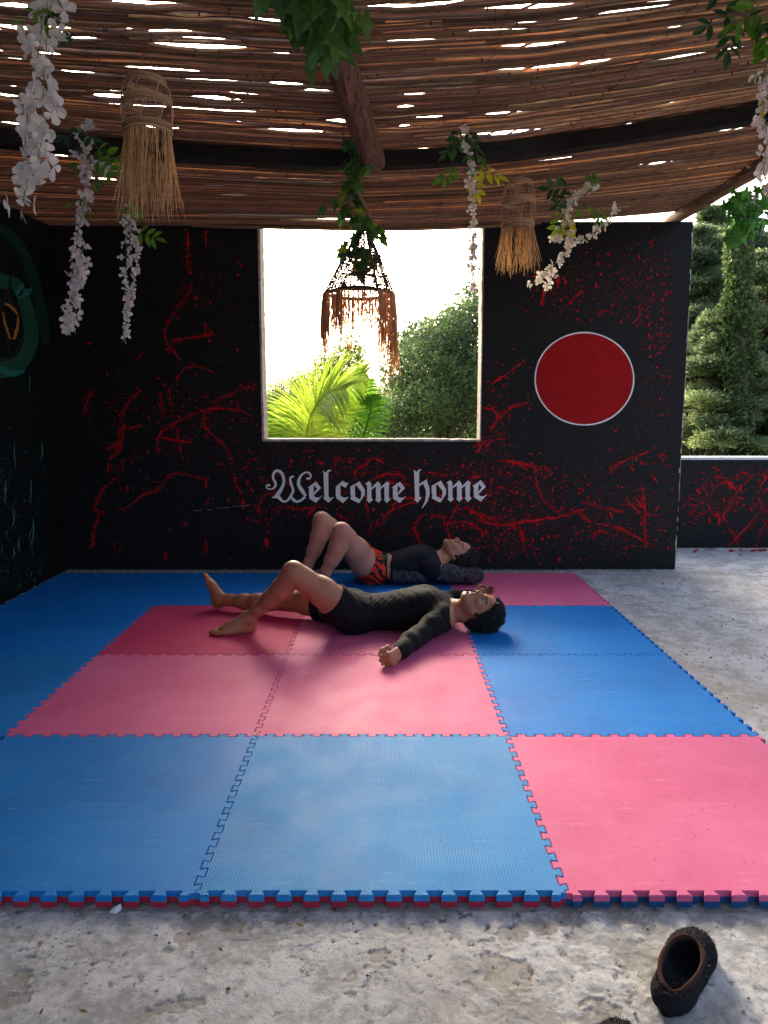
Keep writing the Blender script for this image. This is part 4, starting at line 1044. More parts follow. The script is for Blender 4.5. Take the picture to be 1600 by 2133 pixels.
def person_A():
    root = empty('person', (-.1, 4.4, MZ), 'man lying nearer the camera in black top and black shorts, one knee raised', 'person')
    hipL, hipR = np.array([-.20,4.315,.145]), np.array([-.20,4.49,.14]); kL, aL = np.array([-.498,4.17,.418]), np.array([-.775,4.305,.120])
    kR, aR = np.array([-.645,4.645,.125]), np.array([-1.050,4.79,.105])
    shL, elL, wrL = np.array([.335,4.235,.140]), np.array([.165,4.00,.092]), np.array([.070,3.785,.082])
    shR, elR, wrR = np.array([.345,4.575,.135]), np.array([.40,4.86,.085]), np.array([.600,4.975,.085])
    hc = np.array([.553,4.325,.160]); hu, hf = (.975,.0,-.16), (.10,-.20,.97)
    def torso(S, e=0.):
        E = lambda c, r, k=.05: S.ell(np.array(c), np.array(r)+e, k)
        E((-.20,4.40,.140), (.115,.165,.100)); E((-.06,4.40,.132), (.15,.150,.092)); E((.06,4.402,.136), (.15,.148,.096))
        E((.18,4.405,.150), (.17,.162,.112)); E((.28,4.405,.152), (.11,.175,.104))
        E((.235,4.335,.185), (.085,.075,.075)); E((.235,4.47,.185), (.085,.075,.075))
        S.cap(shL+(-.01,.02,0), shR+(-.01,-.02,0), .066+e, .066+e, .05)
        S.cap(shL, (.40,4.37,.145), .050+e, .052+e, .04); S.cap(shR, (.40,4.44,.145), .050+e, .052+e, .04)
    def arms(S, e=0., full=True, cloth=False):
        for s, el, w, bul in ((shL,elL,wrL,(.0,0,.006)), (shR,elR,wrR,(0,0,.004))):
            S.cap(s, s+(el-s)*.25, .060+e, .054+e, .03)
            limb(S, s, el, [(0,.056+e,Z3),(.45,.050+e,bul),(.85,.042+e,Z3),(1,.041+e,Z3)])
            limb(S, el, w, [(0,.041+e,Z3),(.30,.043+e,bul),(.75,.032+e,Z3),(1,.027+e,Z3)] if full else [(0,.041+e,Z3),(.30,.043+e,bul),(.75,.033+e,Z3),(.93,.0295+e,Z3)])
    def legs(S, e=0., upto=None):
        q = (0,0,.012)
        limb(S, hipL, kL, [(0,.098+e,(.03,0,-.02)),(.25,.090+e,Z3),(.55,.078+e,(.012,0,.0)),(.85,.060+e,Z3),(1,.056+e,(-.004,0,.002))], k=.04)
        limb(S, hipR, kR, [(0,.094+e,(0,0,0)),(.3,.086+e,(0,0,0)),(.6,.074+e,q),(.88,.058+e,q),(1,.055+e,q)], k=.04)
        if upto: return
        S.ell(kL+(-.012,.0,.004), (.046,.048,.050), .03)
        calf = nrm(np.array([.9,0,-.55]))
        limb(S, kL, aL, [(0,.054,Z3),(.12,.050,Z3),(.32,.056,calf*.014),(.55,.047,calf*.010),(.8,.034,Z3),(1,.031,Z3)])
        S.cap(kL+(aL-kL)*.18+calf*.016, kL+(aL-kL)*.45+calf*.020, .044, .040, .03)
        limb(S, kR, aR, [(0,.054,(0,0,.01)),(.15,.050,Z3),(.35,.057,(0,0,-.012)),(.6,.046,(0,0,-.006)),(.85,.034,Z3),(1,.031,Z3)])
        foot(S, aL, (-.742,4.325,MZ+.004), (-.992,4.222,MZ+.004), (0,0,1), (0,1,0))
        foot(S, aR, (-1.085,4.792,MZ+.006), (-1.160,4.86,.262), (.93,-.2,.30), (0,-1,0))
    S = SDF((-1.24,3.58,MZ-.006), (.75,5.14,.50), .0036)
    torso(S); legs(S); arms(S)
    S.cap((.375,4.40,.140), hc+np.array([-.075,.01,-.022]), .062, .056, .03)
    S.cap((.40,4.385,.16), hc+np.array([-.085,.0,.03]), .040, .040, .03)
    H, fr = head(S, hc, hu, hf)
    fist(S, wrL, (-.10,-.22,-.02), (-.95,.25,-.25), (0,.1,1), 1.16, 1.06)
    fist(S, wrR, (.75,.35,.05), (.3,-.75,.55), (-.4,-.1,1), .62, .98)
    x, y, z = S.coords(); S.D[:] = np.maximum(S.D, (MZ+.0005-z).astype(np.float32))
    u, f, l = fr
    def col(V):
        q = V-hc; a = q@l; b = q@f; c = q@u; base = np.tile(np.array([.40, .175, .092]), (len(V), 1))
        base *= np.where(V[:, 0:1] < -.15, .92, 1.0)
        hd = (np.linalg.norm(q, axis=1) < .17)
        def put(m_, cl, s=1.): base[m_] = base[m_]*(1-s)+np.array(cl)*s
        put(hd & (np.abs(a) < .023) & (b > .085) & (c > -.079) & (c < -.056), (.34, .11, .09), .85)
        put(hd & (np.abs(np.abs(a)-.032) < .017) & (b > .07) & (np.abs(c+.0045-((np.abs(a)-.032)/.016)**2*.002) < .0028), (.03, .015, .012), .9)
        put(hd & (np.abs(np.abs(a)-.033) < .022) & (b > .068) & (c > .0155) & (c < .0245), (.035, .02, .015), .85)
        put(hd & (np.abs(np.abs(a)-.032) < .020) & (b > .068) & (np.abs(c) < .016), (.30, .14, .10), .4)
        put(hd & (np.abs(a) < .020) & (b > .055) & (c < -.088), (.09, .05, .04), .6)                # chin beard
        put(hd & (np.abs(a) > .03) & (b > -.02) & (b < .06) & (c < -.055), (.22, .11, .08), .35)
        m_ = hd & (np.abs(a) > .072); base[m_] = base[m_]*np.array([1.05, .8, .75])
        fi = (V[:, 1] < 3.72) | ((V[:, 0] > .64) & (V[:, 1] > 4.9)); base[fi] = base[fi]*np.array([1.05, .92, .88])
        ft = (V[:, 0] < -.95) | ((V[:, 0] < -.70) & (V[:, 2] < .10)); base[ft] = base[ft]*np.array([1.08, .92, .86])
        return base
    sdf_obj('body', S, MT['skin'], root, col)
    # long-sleeved top
    S = SDF((-.25,3.7,MZ-.004), (.67,5.12,.40), .0040); torso(S, .007); S.cap(hipL+(.03,0,-.02), hipL+(.031,0,-.02), .106, .106, .05); S.cap(hipR, hipR+(.001,0,0), .102, .102, .05); arms(S, .0075, False)
    x, y, z = S.coords()
    S.D += folds(x, y, z)
    S.D[:] = np.maximum(S.D, (-.125-x+.012*np.sin(y*40)).astype(np.float32)); S.D[:] = np.maximum(S.D, (MZ+.002-z).astype(np.float32))
    nd = nrm([.93,-.12,.10]); S.D[:] = np.where(y < 4.66, np.maximum(S.D, (x-.400)*nd[0]+(y-4.40)*nd[1]+(z-.15)*nd[2]), S.D).astype(np.float32)
    sdf_obj('top', S, MT['black_cloth'], root, (1, 1, 1))
    mb = MB(); th = np.arange(37)*2*math.pi/36; mb.tube([(.400+.006*math.cos(t_), 4.393+.064*math.cos(t_), .146+.058*math.sin(t_)) for t_ in th], .0065, 6, caps=False)
    mb.build('collar', MT['black_cloth'], root, True)
    for w, e_ in ((wrL, elL), (wrR, elR)):
        mb = MB(); d = nrm(w-e_); a = nrm(np.cross(d, (0, 0, 1))); b = np.cross(d, a); c0 = w-d*.018
        mb.tube([c0+(a*math.cos(t_)+b*math.sin(t_))*.0345 for t_ in th], .0045, 6, caps=False); mb.build('cuff', MT['black_cloth'], root, True)
    # shorts
    S = SDF((-.55,4.12,MZ-.004), (.0,4.72,.42), .0042); torso(S, .012)
    limb(S, hipL, kL, [(0,.114,(.03,0,-.02)),(.25,.102,Z3),(.50,.097,Z3)], k=.04); limb(S, hipR, kR, [(0,.106,Z3),(.3,.098,Z3),(.62,.092,Z3)], k=.04)
    x, y, z = S.coords()
    S.D += (np.sin(x*60+y*45+z*30)*.0022+np.sin(x*30-y*80+z*40)*.0016).astype(np.float32)
    dL = nrm(kL-hipL); pL = hipL+(kL-hipL)*.34; nearL = (x < pL[0]+.10) & (y < 4.40) 
    S.D[:] = np.where(nearL, np.maximum(S.D, (x-pL[0])*dL[0]+(y-pL[1])*dL[1]+(z-pL[2])*dL[2]), S.D).astype(np.float32)
    pR = hipR+(kR-hipR)*.50; dR = nrm(kR-hipR); nearR = (x < pR[0]+.2) & (y > 4.38)
    S.D[:] = np.where(nearR, np.maximum(S.D, (x-pR[0])*dR[0]+(y-pR[1])*dR[1]+(z-pR[2])*dR[2]), S.D).astype(np.float32)
    S.D[:] = np.maximum(S.D, (x+.078+.01*np.sin(y*30)).astype(np.float32)); S.D[:] = np.maximum(S.D, (MZ+.002-z).astype(np.float32))
    sdf_obj('shorts', S, MT['short_cloth'], root, (1, 1, 1))
    # hair
    S = SDF(hc-np.array([.14, .13, .125]), hc+np.array([.15, .13, .13]), .0032); hair_field(S, hc, hu, hf, .019, .060)
    x, y, z = S.coords(); S.D += (np.sin(x*190+2*np.sin(y*90))*np.sin(y*210+z*40)*np.sin(z*200)*.006).astype(np.float32)
    S.D[:] = np.maximum(S.D, (MZ+.001-z).astype(np.float32))
    ho = sdf_obj('hair', S, MT['hair'], root, (.010, .008, .007))
    curls(root, hc, fr, 900, .010, (.012, .010, .009), tight=True)
    return root
def curls(root, hc, fr, n, ln, colr, tight=True, fr_lim=.060, flow=None):
    u, f, l = fr; mb = MB(); cnt = 0
    while cnt < n:
        d = nrm(rng.normal(0, 1, 3)); a, b, c = d*np.array([.088, .110, .104])+np.array([0, -.018, .034])
        if c < -.055: continue
        lim = fr_lim+(c-.055)*.9 if c > .055 else (.016+(c/.055)*(fr_lim-.016)*.9 if c > 0 else .010 if c > -.03 else -.03)
        if b > lim-.004: continue
        p = hc+l*a+f*b+u*c; 
        if p[2] < MZ+.008: continue
        cnt += 1; N_ = nrm(l*d[0]+f*d[1]+u*d[2]); t_ = nrm(np.cross(N_, rng.normal(0, 1, 3))); s_ = np.cross(N_, t_)
        if tight:
            r = rng.uniform(.0045, .0105); m_ = 11; th = np.linspace(0, rng.uniform(5, 9), m_)+rng.uniform(0, 6)
            pts = [p+N_*(.003+.017*i/m_*rng.uniform(.5, 1.4))+(t_*math.cos(th[i])+s_*math.sin(th[i]))*r for i in range(m_)]
            mb.tube(pts, np.linspace(.0021, .0010, m_), 4, np.array(colr)*rng.uniform(.6, 2.0))
        else:
            g = nrm(u*.9+N_*.55+rng.normal(0, .7, 3)-np.array([0, 0, .15])); L = rng.uniform(.4, 1.0)*ln; m_ = 8; ph = rng.uniform(0, 6)
            pts = [p-N_*.004+g*L*i/m_+t_*.010*math.sin(i*.9+ph)+s_*.008*math.cos(i*.8+ph)+np.array([0, 0, -.020*(i/m_)**2]) for i in range(m_)]
            mb.tube(pts, np.linspace(.0030, .0007, m_), 4, np.array(colr)*rng.uniform(.6, 2.4))
    return mb.build('curls' if tight else 'hair_locks', MT['hair'], root)

def person_B():
    root = empty('person', (0, 5.6, MZ), 'man in red and black shorts lying by the wall, both knees up', 'person')
    hipL, hipR = np.array([-.115,5.515,.150]), np.array([-.125,5.70,.150]); kL, aL = np.array([-.292,5.25,.470]), np.array([-.435,5.26,.115])
    kR, aR = np.array([-.455,5.58,.498]), np.array([-.575,5.48,.115])
    shL, elL, wrL = np.array([.355,5.455,.150]), np.array([.675,5.50,.105]), np.array([.545,5.63,.105])
    shR, elR, wrR = np.array([.360,5.78,.150]), np.array([.60,5.90,.10]), np.array([.56,5.72,.10])
    hc = np.array([.545,5.61,.238]); hu, hf = (.965,0,-.20), (.15,-.12,.97)
    def torso(S, e=0.):
        E = lambda c, r, k=.05: S.ell(np.array(c), np.array(r)+e, k)
        E((-.09,5.61,.142), (.115,.168,.105)); E((.05,5.61,.140), (.15,.148,.098)); E((.15,5.61,.150), (.15,.155,.108))
        E((.24,5.61,.170), (.15,.165,.122)); E((.32,5.61,.172), (.09,.170,.108)); E((.27,5.55,.215), (.085,.075,.070)); E((.27,5.67,.215), (.085,.075,.070))
        S.cap(shL, shR, .064+e, .064+e, .05); S.cap(shL, (.42,5.58,.20), .050+e, .050+e, .05); S.cap(shR, (.42,5.64,.20), .050+e, .050+e, .05)
    def arms(S, e=0.):
        for s, el, w in ((shL,elL,wrL), (shR,elR,wrR)):
            limb(S, s, el, [(0,.060+e,Z3),(.4,.056+e,(0,0,-.01)),(.85,.046+e,(0,0,-.01)),(1,.044+e,Z3)]); limb(S, el, w, [(0,.043+e,Z3),(.4,.042+e,Z3),(1,.028+e,Z3)])
    S = SDF((-.90,5.08,MZ-.006), (.78,6.02,.60), .0036); torso(S); arms(S)
    for hp, k_, a_ in ((hipL,kL,aL),(hipR,kR,aR)):
        dn = nrm(np.cross(np.cross(k_-hp, (0,0,1)), k_-hp))*-1
        limb(S, hp, k_, [(0,.105,(.03,0,-.02)),(.25,.098,(.01,0,-.01)),(.55,.084,(.012,0,-.006)),(.85,.064,Z3),(1,.058,Z3)], k=.04)
        S.ell(k_+np.array([-.010,0,.006]), (.048,.050,.050), .03); calf = nrm(np.array([1.,0,-.25]))
        limb(S, k_, a_, [(0,.056,Z3),(.12,.051,Z3),(.32,.058,calf*.014),(.55,.049,calf*.010),(.8,.036,Z3),(1,.032,Z3)])
        S.cap(k_+(a_-k_)*.18+calf*.018, k_+(a_-k_)*.45+calf*.022, .044, .040, .03)
    foot(S, aL, (-.385,5.262,MZ+.004), (-.635,5.28,MZ+.004), (0,0,1), (0,1,0))
    foot(S, aR, (-.545,5.46,MZ+.004), (-.795,5.52,MZ+.004), (0,0,1), (0,-1,0))
    S.cap((.40,5.61,.185), hc+np.array([-.07,.0,-.03]), .062, .057, .03); S.cap((.42,5.60,.215), hc+np.array([-.085,.0,.02]), .040, .040, .03)
    H, fr = head(S, hc, hu, hf, 1.0, 1.04)
    fist(S, wrL, (-.65,-.05,.35), (.1,.9,.5), (0,0,1), .35, .98); fist(S, wrR, (-.6,-.3,.25), (.1,-.6,.6), (0,0,1), .4, .98)
    x, y, z = S.coords(); S.D[:] = np.maximum(S.D, (MZ+.0005-z).astype(np.float32)); u, f, l = fr
    def col(V):
        q = V-hc; a = q@l; b = q@f; c = q@u; base = np.tile(np.array([.50, .25, .17]), (len(V), 1)); hd = np.linalg.norm(q, axis=1) < .17
        def put(m_, cl, s=1.): base[m_] = base[m_]*(1-s)+np.array(cl)*s
        put(hd & (b > .0) & (c < -.045) & ~((np.abs(a) < .02) & (c > -.079) & (b > .09)), (.16, .09, .065), .42)
        put(hd & (np.abs(a) < .023) & (b > .085) & (c > -.079) & (c < -.056), (.42, .16, .13), .85)
        put(hd & (np.abs(np.abs(a)-.032) < .017) & (b > .07) & (np.abs(c+.0045) < .0028), (.03, .015, .012), .9)
        put(hd & (np.abs(np.abs(a)-.033) < .022) & (b > .068) & (c > .0155) & (c < .0245), (.045, .028, .02), .8)
        m_ = hd & (np.abs(a) > .070) & (b < .03); base[m_] = base[m_]*np.array([1.05, .72, .66])
        m_ = hd & (np.abs(a) < .03) & (b > .09) & (c > -.05) & (c < 0); base[m_] = base[m_]*np.array([1.05, .85, .82])
        t_ = np.linalg.norm(V-PY(741, 1124, 5.30), axis=1); w_ = np.linalg.norm((V-np.array(tat)), axis=1); put(w_ < .011, (.03, .05, .07), .9)
        return base
    tat = np.array([-.180, 5.30, .392])
    dth = kL+(hipL-kL)*.36; tat = dth+np.array([.012, -.078, .022])
    sdf_obj('body', S, MT['skin'], root, col)
    S = SDF((-.06,5.2,MZ-.004), (.76,6.0,.34), .0040); torso(S, .007)
    x, y, z = S.coords(); S.D += folds(x+.7, y, z)*.8
    S.D[:] = np.maximum(S.D, (.055+.06*(.15-z)-x+.008*np.sin(y*40)).astype(np.float32)); S.D[:] = np.maximum(S.D, (MZ+.002-z).astype(np.float32))
    nd = nrm([.90,-.0,.42]); S.D[:] = np.maximum(S.D, ((x-.425)*nd[0]+(z-.19)*nd[2]).astype(np.float32))
    sdf_obj('top', S, MT['navy_cloth'], root, (1, 1, 1))
    S = SDF((.0,5.2,MZ-.004), (.78,6.0,.34), .0040); arms(S, .008); x, y, z = S.coords()
    S.ell((.15,5.515,.105), (.30,.108,.064), .03)
    S.D += (np.sin(x*70+z*50)*.0012).astype(np.float32)
    for w, e_ in ((wrL, elL), (wrR, elR)):
        d = nrm(w-e_); S.D[:] = np.where((np.abs(x-w[0]) < .06) & (np.abs(y-w[1]) < .06) & (z < .2), np.maximum(S.D, (x-w[0])*d[0]+(y-w[1])*d[1]+(z-w[2])*d[2]+.015), S.D).astype(np.float32)
    S.D[:] = np.maximum(S.D, (.06-x).astype(np.float32)); S.D[:] = np.maximum(S.D, (MZ+.002-z).astype(np.float32))
    sdf_obj('sleeves', S, MT['sleeve'], root, (1, 1, 1))
    S = SDF((-.36,5.28,MZ-.004), (.1,5.95,.44), .0042); torso(S, .010)
    for hp, k_ in ((hipL,kL),(hipR,kR)): limb(S, hp, k_, [(0,.114,(.03,0,-.01)),(.25,.108,Z3),(.50,.104,Z3)], k=.04)
    x, y, z = S.coords(); S.D += (np.sin(x*60+y*45+z*30)*.0022).astype(np.float32)
    for hp, k_, c_ in ((hipL,kL,y < 5.61),(hipR,kR,y >= 5.61)):
        p = hp+(k_-hp)*.16; d = nrm(nrm(k_-hp)+np.array([-.35,0,-.25])); 
        S.D[:] = np.where(c_, np.maximum(S.D, (x-p[0])*d[0]+(y-p[1])*d[1]+(z-p[2])*d[2]-.01), S.D).astype(np.float32)
    S.D[:] = np.maximum(S.D, (x-.012).astype(np.float32)); S.D[:] = np.maximum(S.D, (MZ+.002-z).astype(np.float32))
    sdf_obj('shorts', S, MT['red_shorts'], root, (1, 1, 1))
    S = SDF((-.03,5.35,MZ-.004), (.06,5.86,.34), .0042); torso(S, .013); x, y, z = S.coords()
    S.D[:] = np.maximum(S.D, (np.abs(x-.004)-.018).astype(np.float32)); S.D[:] = np.maximum(S.D, (MZ+.002-z).astype(np.float32))
    sdf_obj('waistband', S, MT['short_cloth'], root, (1, 1, 1))
    mb = MB(); c0 = np.array([.0, 5.515, .238]); mb.box(c0-(.026, .012, .012), c0+(.026, .012, .010)); mb.build('green_label', MT['green_tab'], root)
    # pale lettering print on the chest: a short run of strokes
    mb = MB()
    S = SDF(hc-np.array([.14, .13, .125]), hc+np.array([.16, .13, .13]), .0034); hair_field(S, hc, hu, hf, .021, .052)
    x, y, z = S.coords(); S.D += (np.sin(x*150+2*np.sin(y*70))*np.sin(y*150+z*40)*.006).astype(np.float32)
    sdf_obj('hair', S, MT['hair'], root, (.012, .009, .007))
    curls(root, hc, fr, 1900, .052, (.014, .010, .007), tight=False, fr_lim=.056)
    return root
person_A(); person_B()
# ================================================================== HANGING THINGS
MT['petal'] = mat_attr('white_petal', .7, spec=.2, trans=.35)
MT['leaf'] = mat_attr('green_leaf', .42, spec=.45, trans=.42, nvar=60)
MT['stem'] = mat_attr('thin_stem', .6, trans=.2)
MT['straw'] = mat_attr('straw', .7, spec=.25, trans=.6)
MT['wicker'] = mat_attr('wicker', .8, bscale=150, bstr=.6, bdist=.002, spec=.2)
def blossom(mb, c, s, N_, col):
    N_ = nrm(N_); a = nrm(np.cross(N_, rng.normal(0, 1, 3))); b = np.cross(N_, a); n = rng.choice([3, 4, 4, 5]); o = rng.uniform(0, 6)
    for i in range(n):
        th = o+i*2*math.pi/n+rng.normal(0, .2); r = s*rng.uniform(.75, 1.2); d = a*math.cos(th)+b*math.sin(th); e = -a*math.sin(th)+b*math.cos(th); lift = rng.uniform(-.1, .75)
        P = [c, c+d*r*.35+e*r*.28+N_*r*.1*lift, c+d*r*.8+e*r*.40+N_*r*.3*lift, c+d*r*1.05+e*r*.12+N_*r*.5*lift, c+d*r*1.02-e*r*.16+N_*r*.42*lift, c+d*r*.75-e*r*.42+N_*r*.25*lift, c+d*r*.35-e*r*.27+N_*r*.08, c+d*r*.6-N_*r*.06]
        mb.add(P, [(0,1,7),(1,2,7),(2,3,7),(3,4,7),(4,5,7),(5,6,7),(6,0,7)], np.array(col)*rng.uniform(.82, 1.1))
def leaflet(mb, p, d, L, wd, up, col):
    d = nrm(d); s_ = nrm(np.cross(d, up)); n = np.cross(s_, d); q = lambda t, w_, z: p+d*L*t+s_*wd*w_+n*z*L
    V = [p, q(.25,.8,.04), q(.55,1,.05), q(.82,.55,.0), q(1,0,-.06), q(.82,-.55,.0), q(.55,-1,.05), q(.25,-.8,.04), q(.3,0,-.02), q(.65,0,-.02)]
    mb.add(V, [(0,1,8),(1,2,9,8),(2,3,9),(3,4,9),(4,5,9),(5,6,9),(6,7,8,9),(7,0,8)], np.array(col)*rng.uniform(.8, 1.2))
def sprig(mbL, mbS, p, d, L, col, n=3):
    """compound leaf with pairs of oval leaflets"""
    d = nrm(d); s_ = nrm(np.cross(d, rng.normal(0, 1, 3)*.4+np.array([0, 1, 0]))); mbS.tube([p, p+d*L*.5+np.array([0,0,-.003]), p+d*L], .0011, 4, (.10, .16, .04))
    for i in range(n):
        t = .3+.6*i/max(1, n-1)*.9; q = p+d*L*t
        for s in (-1, 1): leaflet(mbL, q, nrm(d*.55+s_*s+np.array([0, 0, -.25])+rng.normal(0, .12, 3)), L*.48, L*.105, np.array([0, -.9, .3])+rng.normal(0, .35, 3), col)
    leaflet(mbL, p+d*L*.95, d, L*.5, L*.11, np.array([0, -.9, .3])+rng.normal(0, .3, 3), col)
IVY = [(0,0),(.30,-.22),(.62,-.10),(.48,.18),(.80,.52),(.40,.52),(.30,.72),(0,1.12),(-.30,.72),(-.40,.52),(-.80,.52),(-.48,.18),(-.62,-.10),(-.30,-.22)]
def ivy(mb, p, tipdir, nrml, s, col):
    t = nrm(tipdir); n = nrm(np.array(nrml)-t*np.dot(nrml, t)); a = np.cross(t, n); cv = rng.uniform(-.1, .35)
    V = [p+(a*x*.62+t*y)*s+n*s*(-cv*(x*x)-.25*(y-.3)**2+.05*math.sin(5*x)) for x, y in IVY]+[p+t*.38*s+n*s*.04]
    mb.add(V, [(i, (i+1) % 14, 14) for i in range(14)], np.array(col)*rng.uniform(.75, 1.25))
def garland(label, Yd, paths, s, dens, wid, sprigs=(), anchor=None, col=(.72, .70, .72), twigs=True, name='flower_garland', group='white flower garlands hanging from the roof', extra=None):
    """paths: rows of (px,py[,dY]); hangs at depth Yd"""
    P0 = PY(paths[0][0][0], paths[0][0][1], Yd); root = empty(name, P0, label, 'garland', group)
    st, bl_, lf = MB(), MB(), MB()
    for path in paths:
        pts = np.array([PY(q[0], q[1], Yd+(q[2] if len(q) > 2 else 0)) for q in path]); pts = spline(pts, len(pts)*10)
        st.tube(pts+rng.normal(0, .0015, pts.shape), .0016, 4, (.20, .24, .10))
        if dens:
            L = np.linalg.norm(np.diff(pts, axis=0), axis=1).sum(); n = int(L*dens)
            for i in range(n):
                u = (i+rng.random())/n*(len(pts)-1); j = min(int(u), len(pts)-2); c = pts[j]+(pts[j+1]-pts[j])*(u-j)
                taper = 1-.45*(i/n)
                off = rng.normal(0, 1, 3)*wid*taper*.5; off[2] *= .6; p = c+off
                if twigs: st.tube([c+np.array([0,0,.012]), p], .0008, 3, (.30, .33, .18), caps=False)
                blossom(bl_, p, s*rng.uniform(.75, 1.15), np.array([rng.normal(0, .7), -1+rng.normal(0, .6), rng.normal(-.2, .5)]), col)
            e = pts[-1]; 
            for _ in range(4): st.tube([e, e+np.array([rng.normal(0, .008), 0, -rng.uniform(.015, .04)])], (.0012, .0006), 3, (.45, .48, .30))
    for px, py, ax_, ay_, L, n, c in sprigs:
        p = PY(px, py, Yd-.01); sprig(lf, st, p, np.array([ax_, rng.normal(0, .25), -ay_]), L, c, n)
    if anchor is not None:
        t = PY(*anchor, Yd); z = float(roof_z(t[0], t[1])); st.tube([P0, (P0[0], P0[1], z)], .0014, 4, (.12, .14, .06))
    if extra: extra(st, bl_, lf)
    st.build('stem', MT['stem'], root)
    if bl_.n: bl_.build('blossoms', MT['petal'], root)
    if lf.n: lf.build('leaves', MT['leaf'], root)
    return root
g0, g1_, g2_, gy = (.055, .16, .022), (.11, .28, .02), (.022, .085, .026), (.50, .48, .02)
garland('large white blossom garland at the far upper left, nearest the camera', 2.35, [[(92,-60),(90,20),(80,110),(62,200),(52,300),(58,370),(44,440)],[(98,60),(92,180),(88,270),(80,330),(80,370)],[(100,-40),(125,10),(140,30)]],
        .030, 62, .052, [(85,15,-.8,.5,.07,1,g1_),(95,10,.6,.9,.09,1,g2_),(88,5,.2,1,.07,1,g1_),(104,12,.3,1,.08,1,g2_)], (92,-60))
garland('white garland with green leaf sprays left of the larger straw fringe', 3.75, [[(180,262),(178,330),(182,380),(172,440),(160,510),(155,590),(150,640),(146,690)],[(184,330),(200,350),(214,352)],[(176,500),(166,560),(160,610),(155,680)]],
        .027, 62, .042, [(180,268,-.8,.5,.12,2,g2_),(178,270,.5,.8,.12,2,g2_),(176,295,-.5,1,.12,2,g0),(186,300,1,.5,.15,3,g1_),(190,325,.8,.6,.13,3,g1_),(186,320,.1,1,.12,2,g0),(175,410,-.9,.7,.07,1,g1_),(178,412,.3,1,.07,1,g1_)], (180,262))
garland('thin two-strand white garland hanging just below the large straw fringe, third from the left', 4.2, [[(265,425),(262,480),(264,540),(262,600),(268,650),(260,705)],[(272,430),(276,480),(284,520),(282,580),(270,620),(266,660)]],
        .021, 62, .024, [(268,418,-.2,1,.10,2,g1_),(272,418,.5,1,.10,3,g1_),(276,480,.9,.3,.13,3,(.10,.26,.02)),(270,470,.3,1,.08,1,g2_)], (265,425))
def yl(st, b, lf):
    pass
garland('white garland with yellow-green leaves hanging over the right edge of the window', 4.05, [[(966,262),(972,300),(980,345),(984,400),(988,440),(985,500),(986,555)],[(986,500),(984,560),(990,610)]],
        .021, 60, .026, [(964,265,-.5,.7,.10,3,g2_),(968,268,.5,.8,.10,3,g2_),(968,285,-.9,.8,.12,3,g0),(978,285,.6,1,.12,3,g0),(975,310,.2,1,.10,2,g0),(968,345,-1,.5,.13,3,g1_),(985,345,.9,.35,.14,3,gy),(982,352,.3,1,.12,3,gy)], (966,262), (.74, .68, .62))
garland('looped white garland curling beside the small straw lampshade, right of the window', 4.75, [[(1240,386),(1215,398),(1190,412),(1182,440),(1184,480),(1180,520),(1160,545),(1135,570),(1104,594)],[(1180,500),(1200,502),(1225,495),(1250,478),(1272,452),(1278,432)],[(1150,560),(1148,580),(1140,598)],[(1182,450),(1165,490),(1155,500)]],
        .022, 82, .034, [(1195,390,-1,.1,.16,3,g2_),(1205,396,-.6,.4,.14,3,g2_),(1215,385,.4,-.2,.12,3,g1_),(1240,420,.3,.5,.12,3,g1_),(1235,420,-.5,.4,.10,2,g1_),(1180,430,-.4,1,.14,3,(.20,.34,.02)),(1186,440,.0,1,.13,3,gy)], (1240,386), (.80, .74, .64))
garland('pale pink-white blossom strand cut off by the right edge of the photo', 2.9, [[(1606,90),(1594,140),(1600,190),(1590,240),(1598,290),(1592,350),(1600,400)]], .028, 55, .036, [(1590,150,-.8,.4,.06,1,g1_),(1594,200,-.2,1,.06,1,gy)], (1606,90), (.74, .64, .62))

def ivy_bunch(label, Yd, spots, s, cols, name='ivy_bunch', anchor=None, stem=None, depth=.08, facing=(0,-1,-.2)):
    P0 = PY(*spots[0][:2], Yd); root = empty(name, P0, label, 'ivy', 'artificial ivy hanging from the roof'); lf, st = MB(), MB()
    for cx, cy, sx, sy, n, sc2 in spots:
        for _ in range(n):
            p = PY(cx+rng.normal(0, sx), cy+rng.normal(0, sy), Yd+rng.uniform(-depth, depth))
            ivy(lf, p, (rng.normal(0, .6), rng.normal(0, .3), -1), np.array(facing)+rng.normal(0, .45, 3), s*sc2*rng.uniform(.7, 1.2), cols[rng.integers(len(cols))])
            if rng.random() < .5: st.tube([p, p+np.array([rng.normal(0, .01), 0, .03])], .001, 3, (.12, .18, .04))
    if stem:
        pts = spline([PY(a, b, Yd) for a, b in stem], 30); st.tube(pts, .0022, 5, (.10, .12, .04))
    lf.build('leaves', MT['leaf'], root); 
    if st.n: st.build('stem', MT['stem'], root)
    return root
ivy_bunch('big bunch of green ivy leaves at the top over the bark log', 2.5, [(660,10,42,28,40,1),(665,60,30,22,16,1),(655,85,10,10,3,1.1),(690,80,12,12,4,1),(620,30,18,20,8,1)], .085, [g0, (.07,.19,.055), (.10,.24,.04), (.055,.15,.035)], stem=[(700,-30),(680,30),(665,70)])
ivy_bunch('dark ivy strand trailing over the middle of the beam on to the cone lampshade', 4.18, [(742,295,11,22,16,1),(738,345,14,14,12,1),(722,395,16,18,12,1),(716,430,12,12,8,1),(748,455,22,10,9,.9),(775,470,16,14,8,.9),(752,520,24,20,22,1),(756,545,10,8,8,1)], .060, [g2_, g0, (.05,.10,.01), (.16,.20,.01), g2_], 'ivy_strand', stem=[(744,275),(738,340),(725,400),(735,440),(752,480),(756,540)])
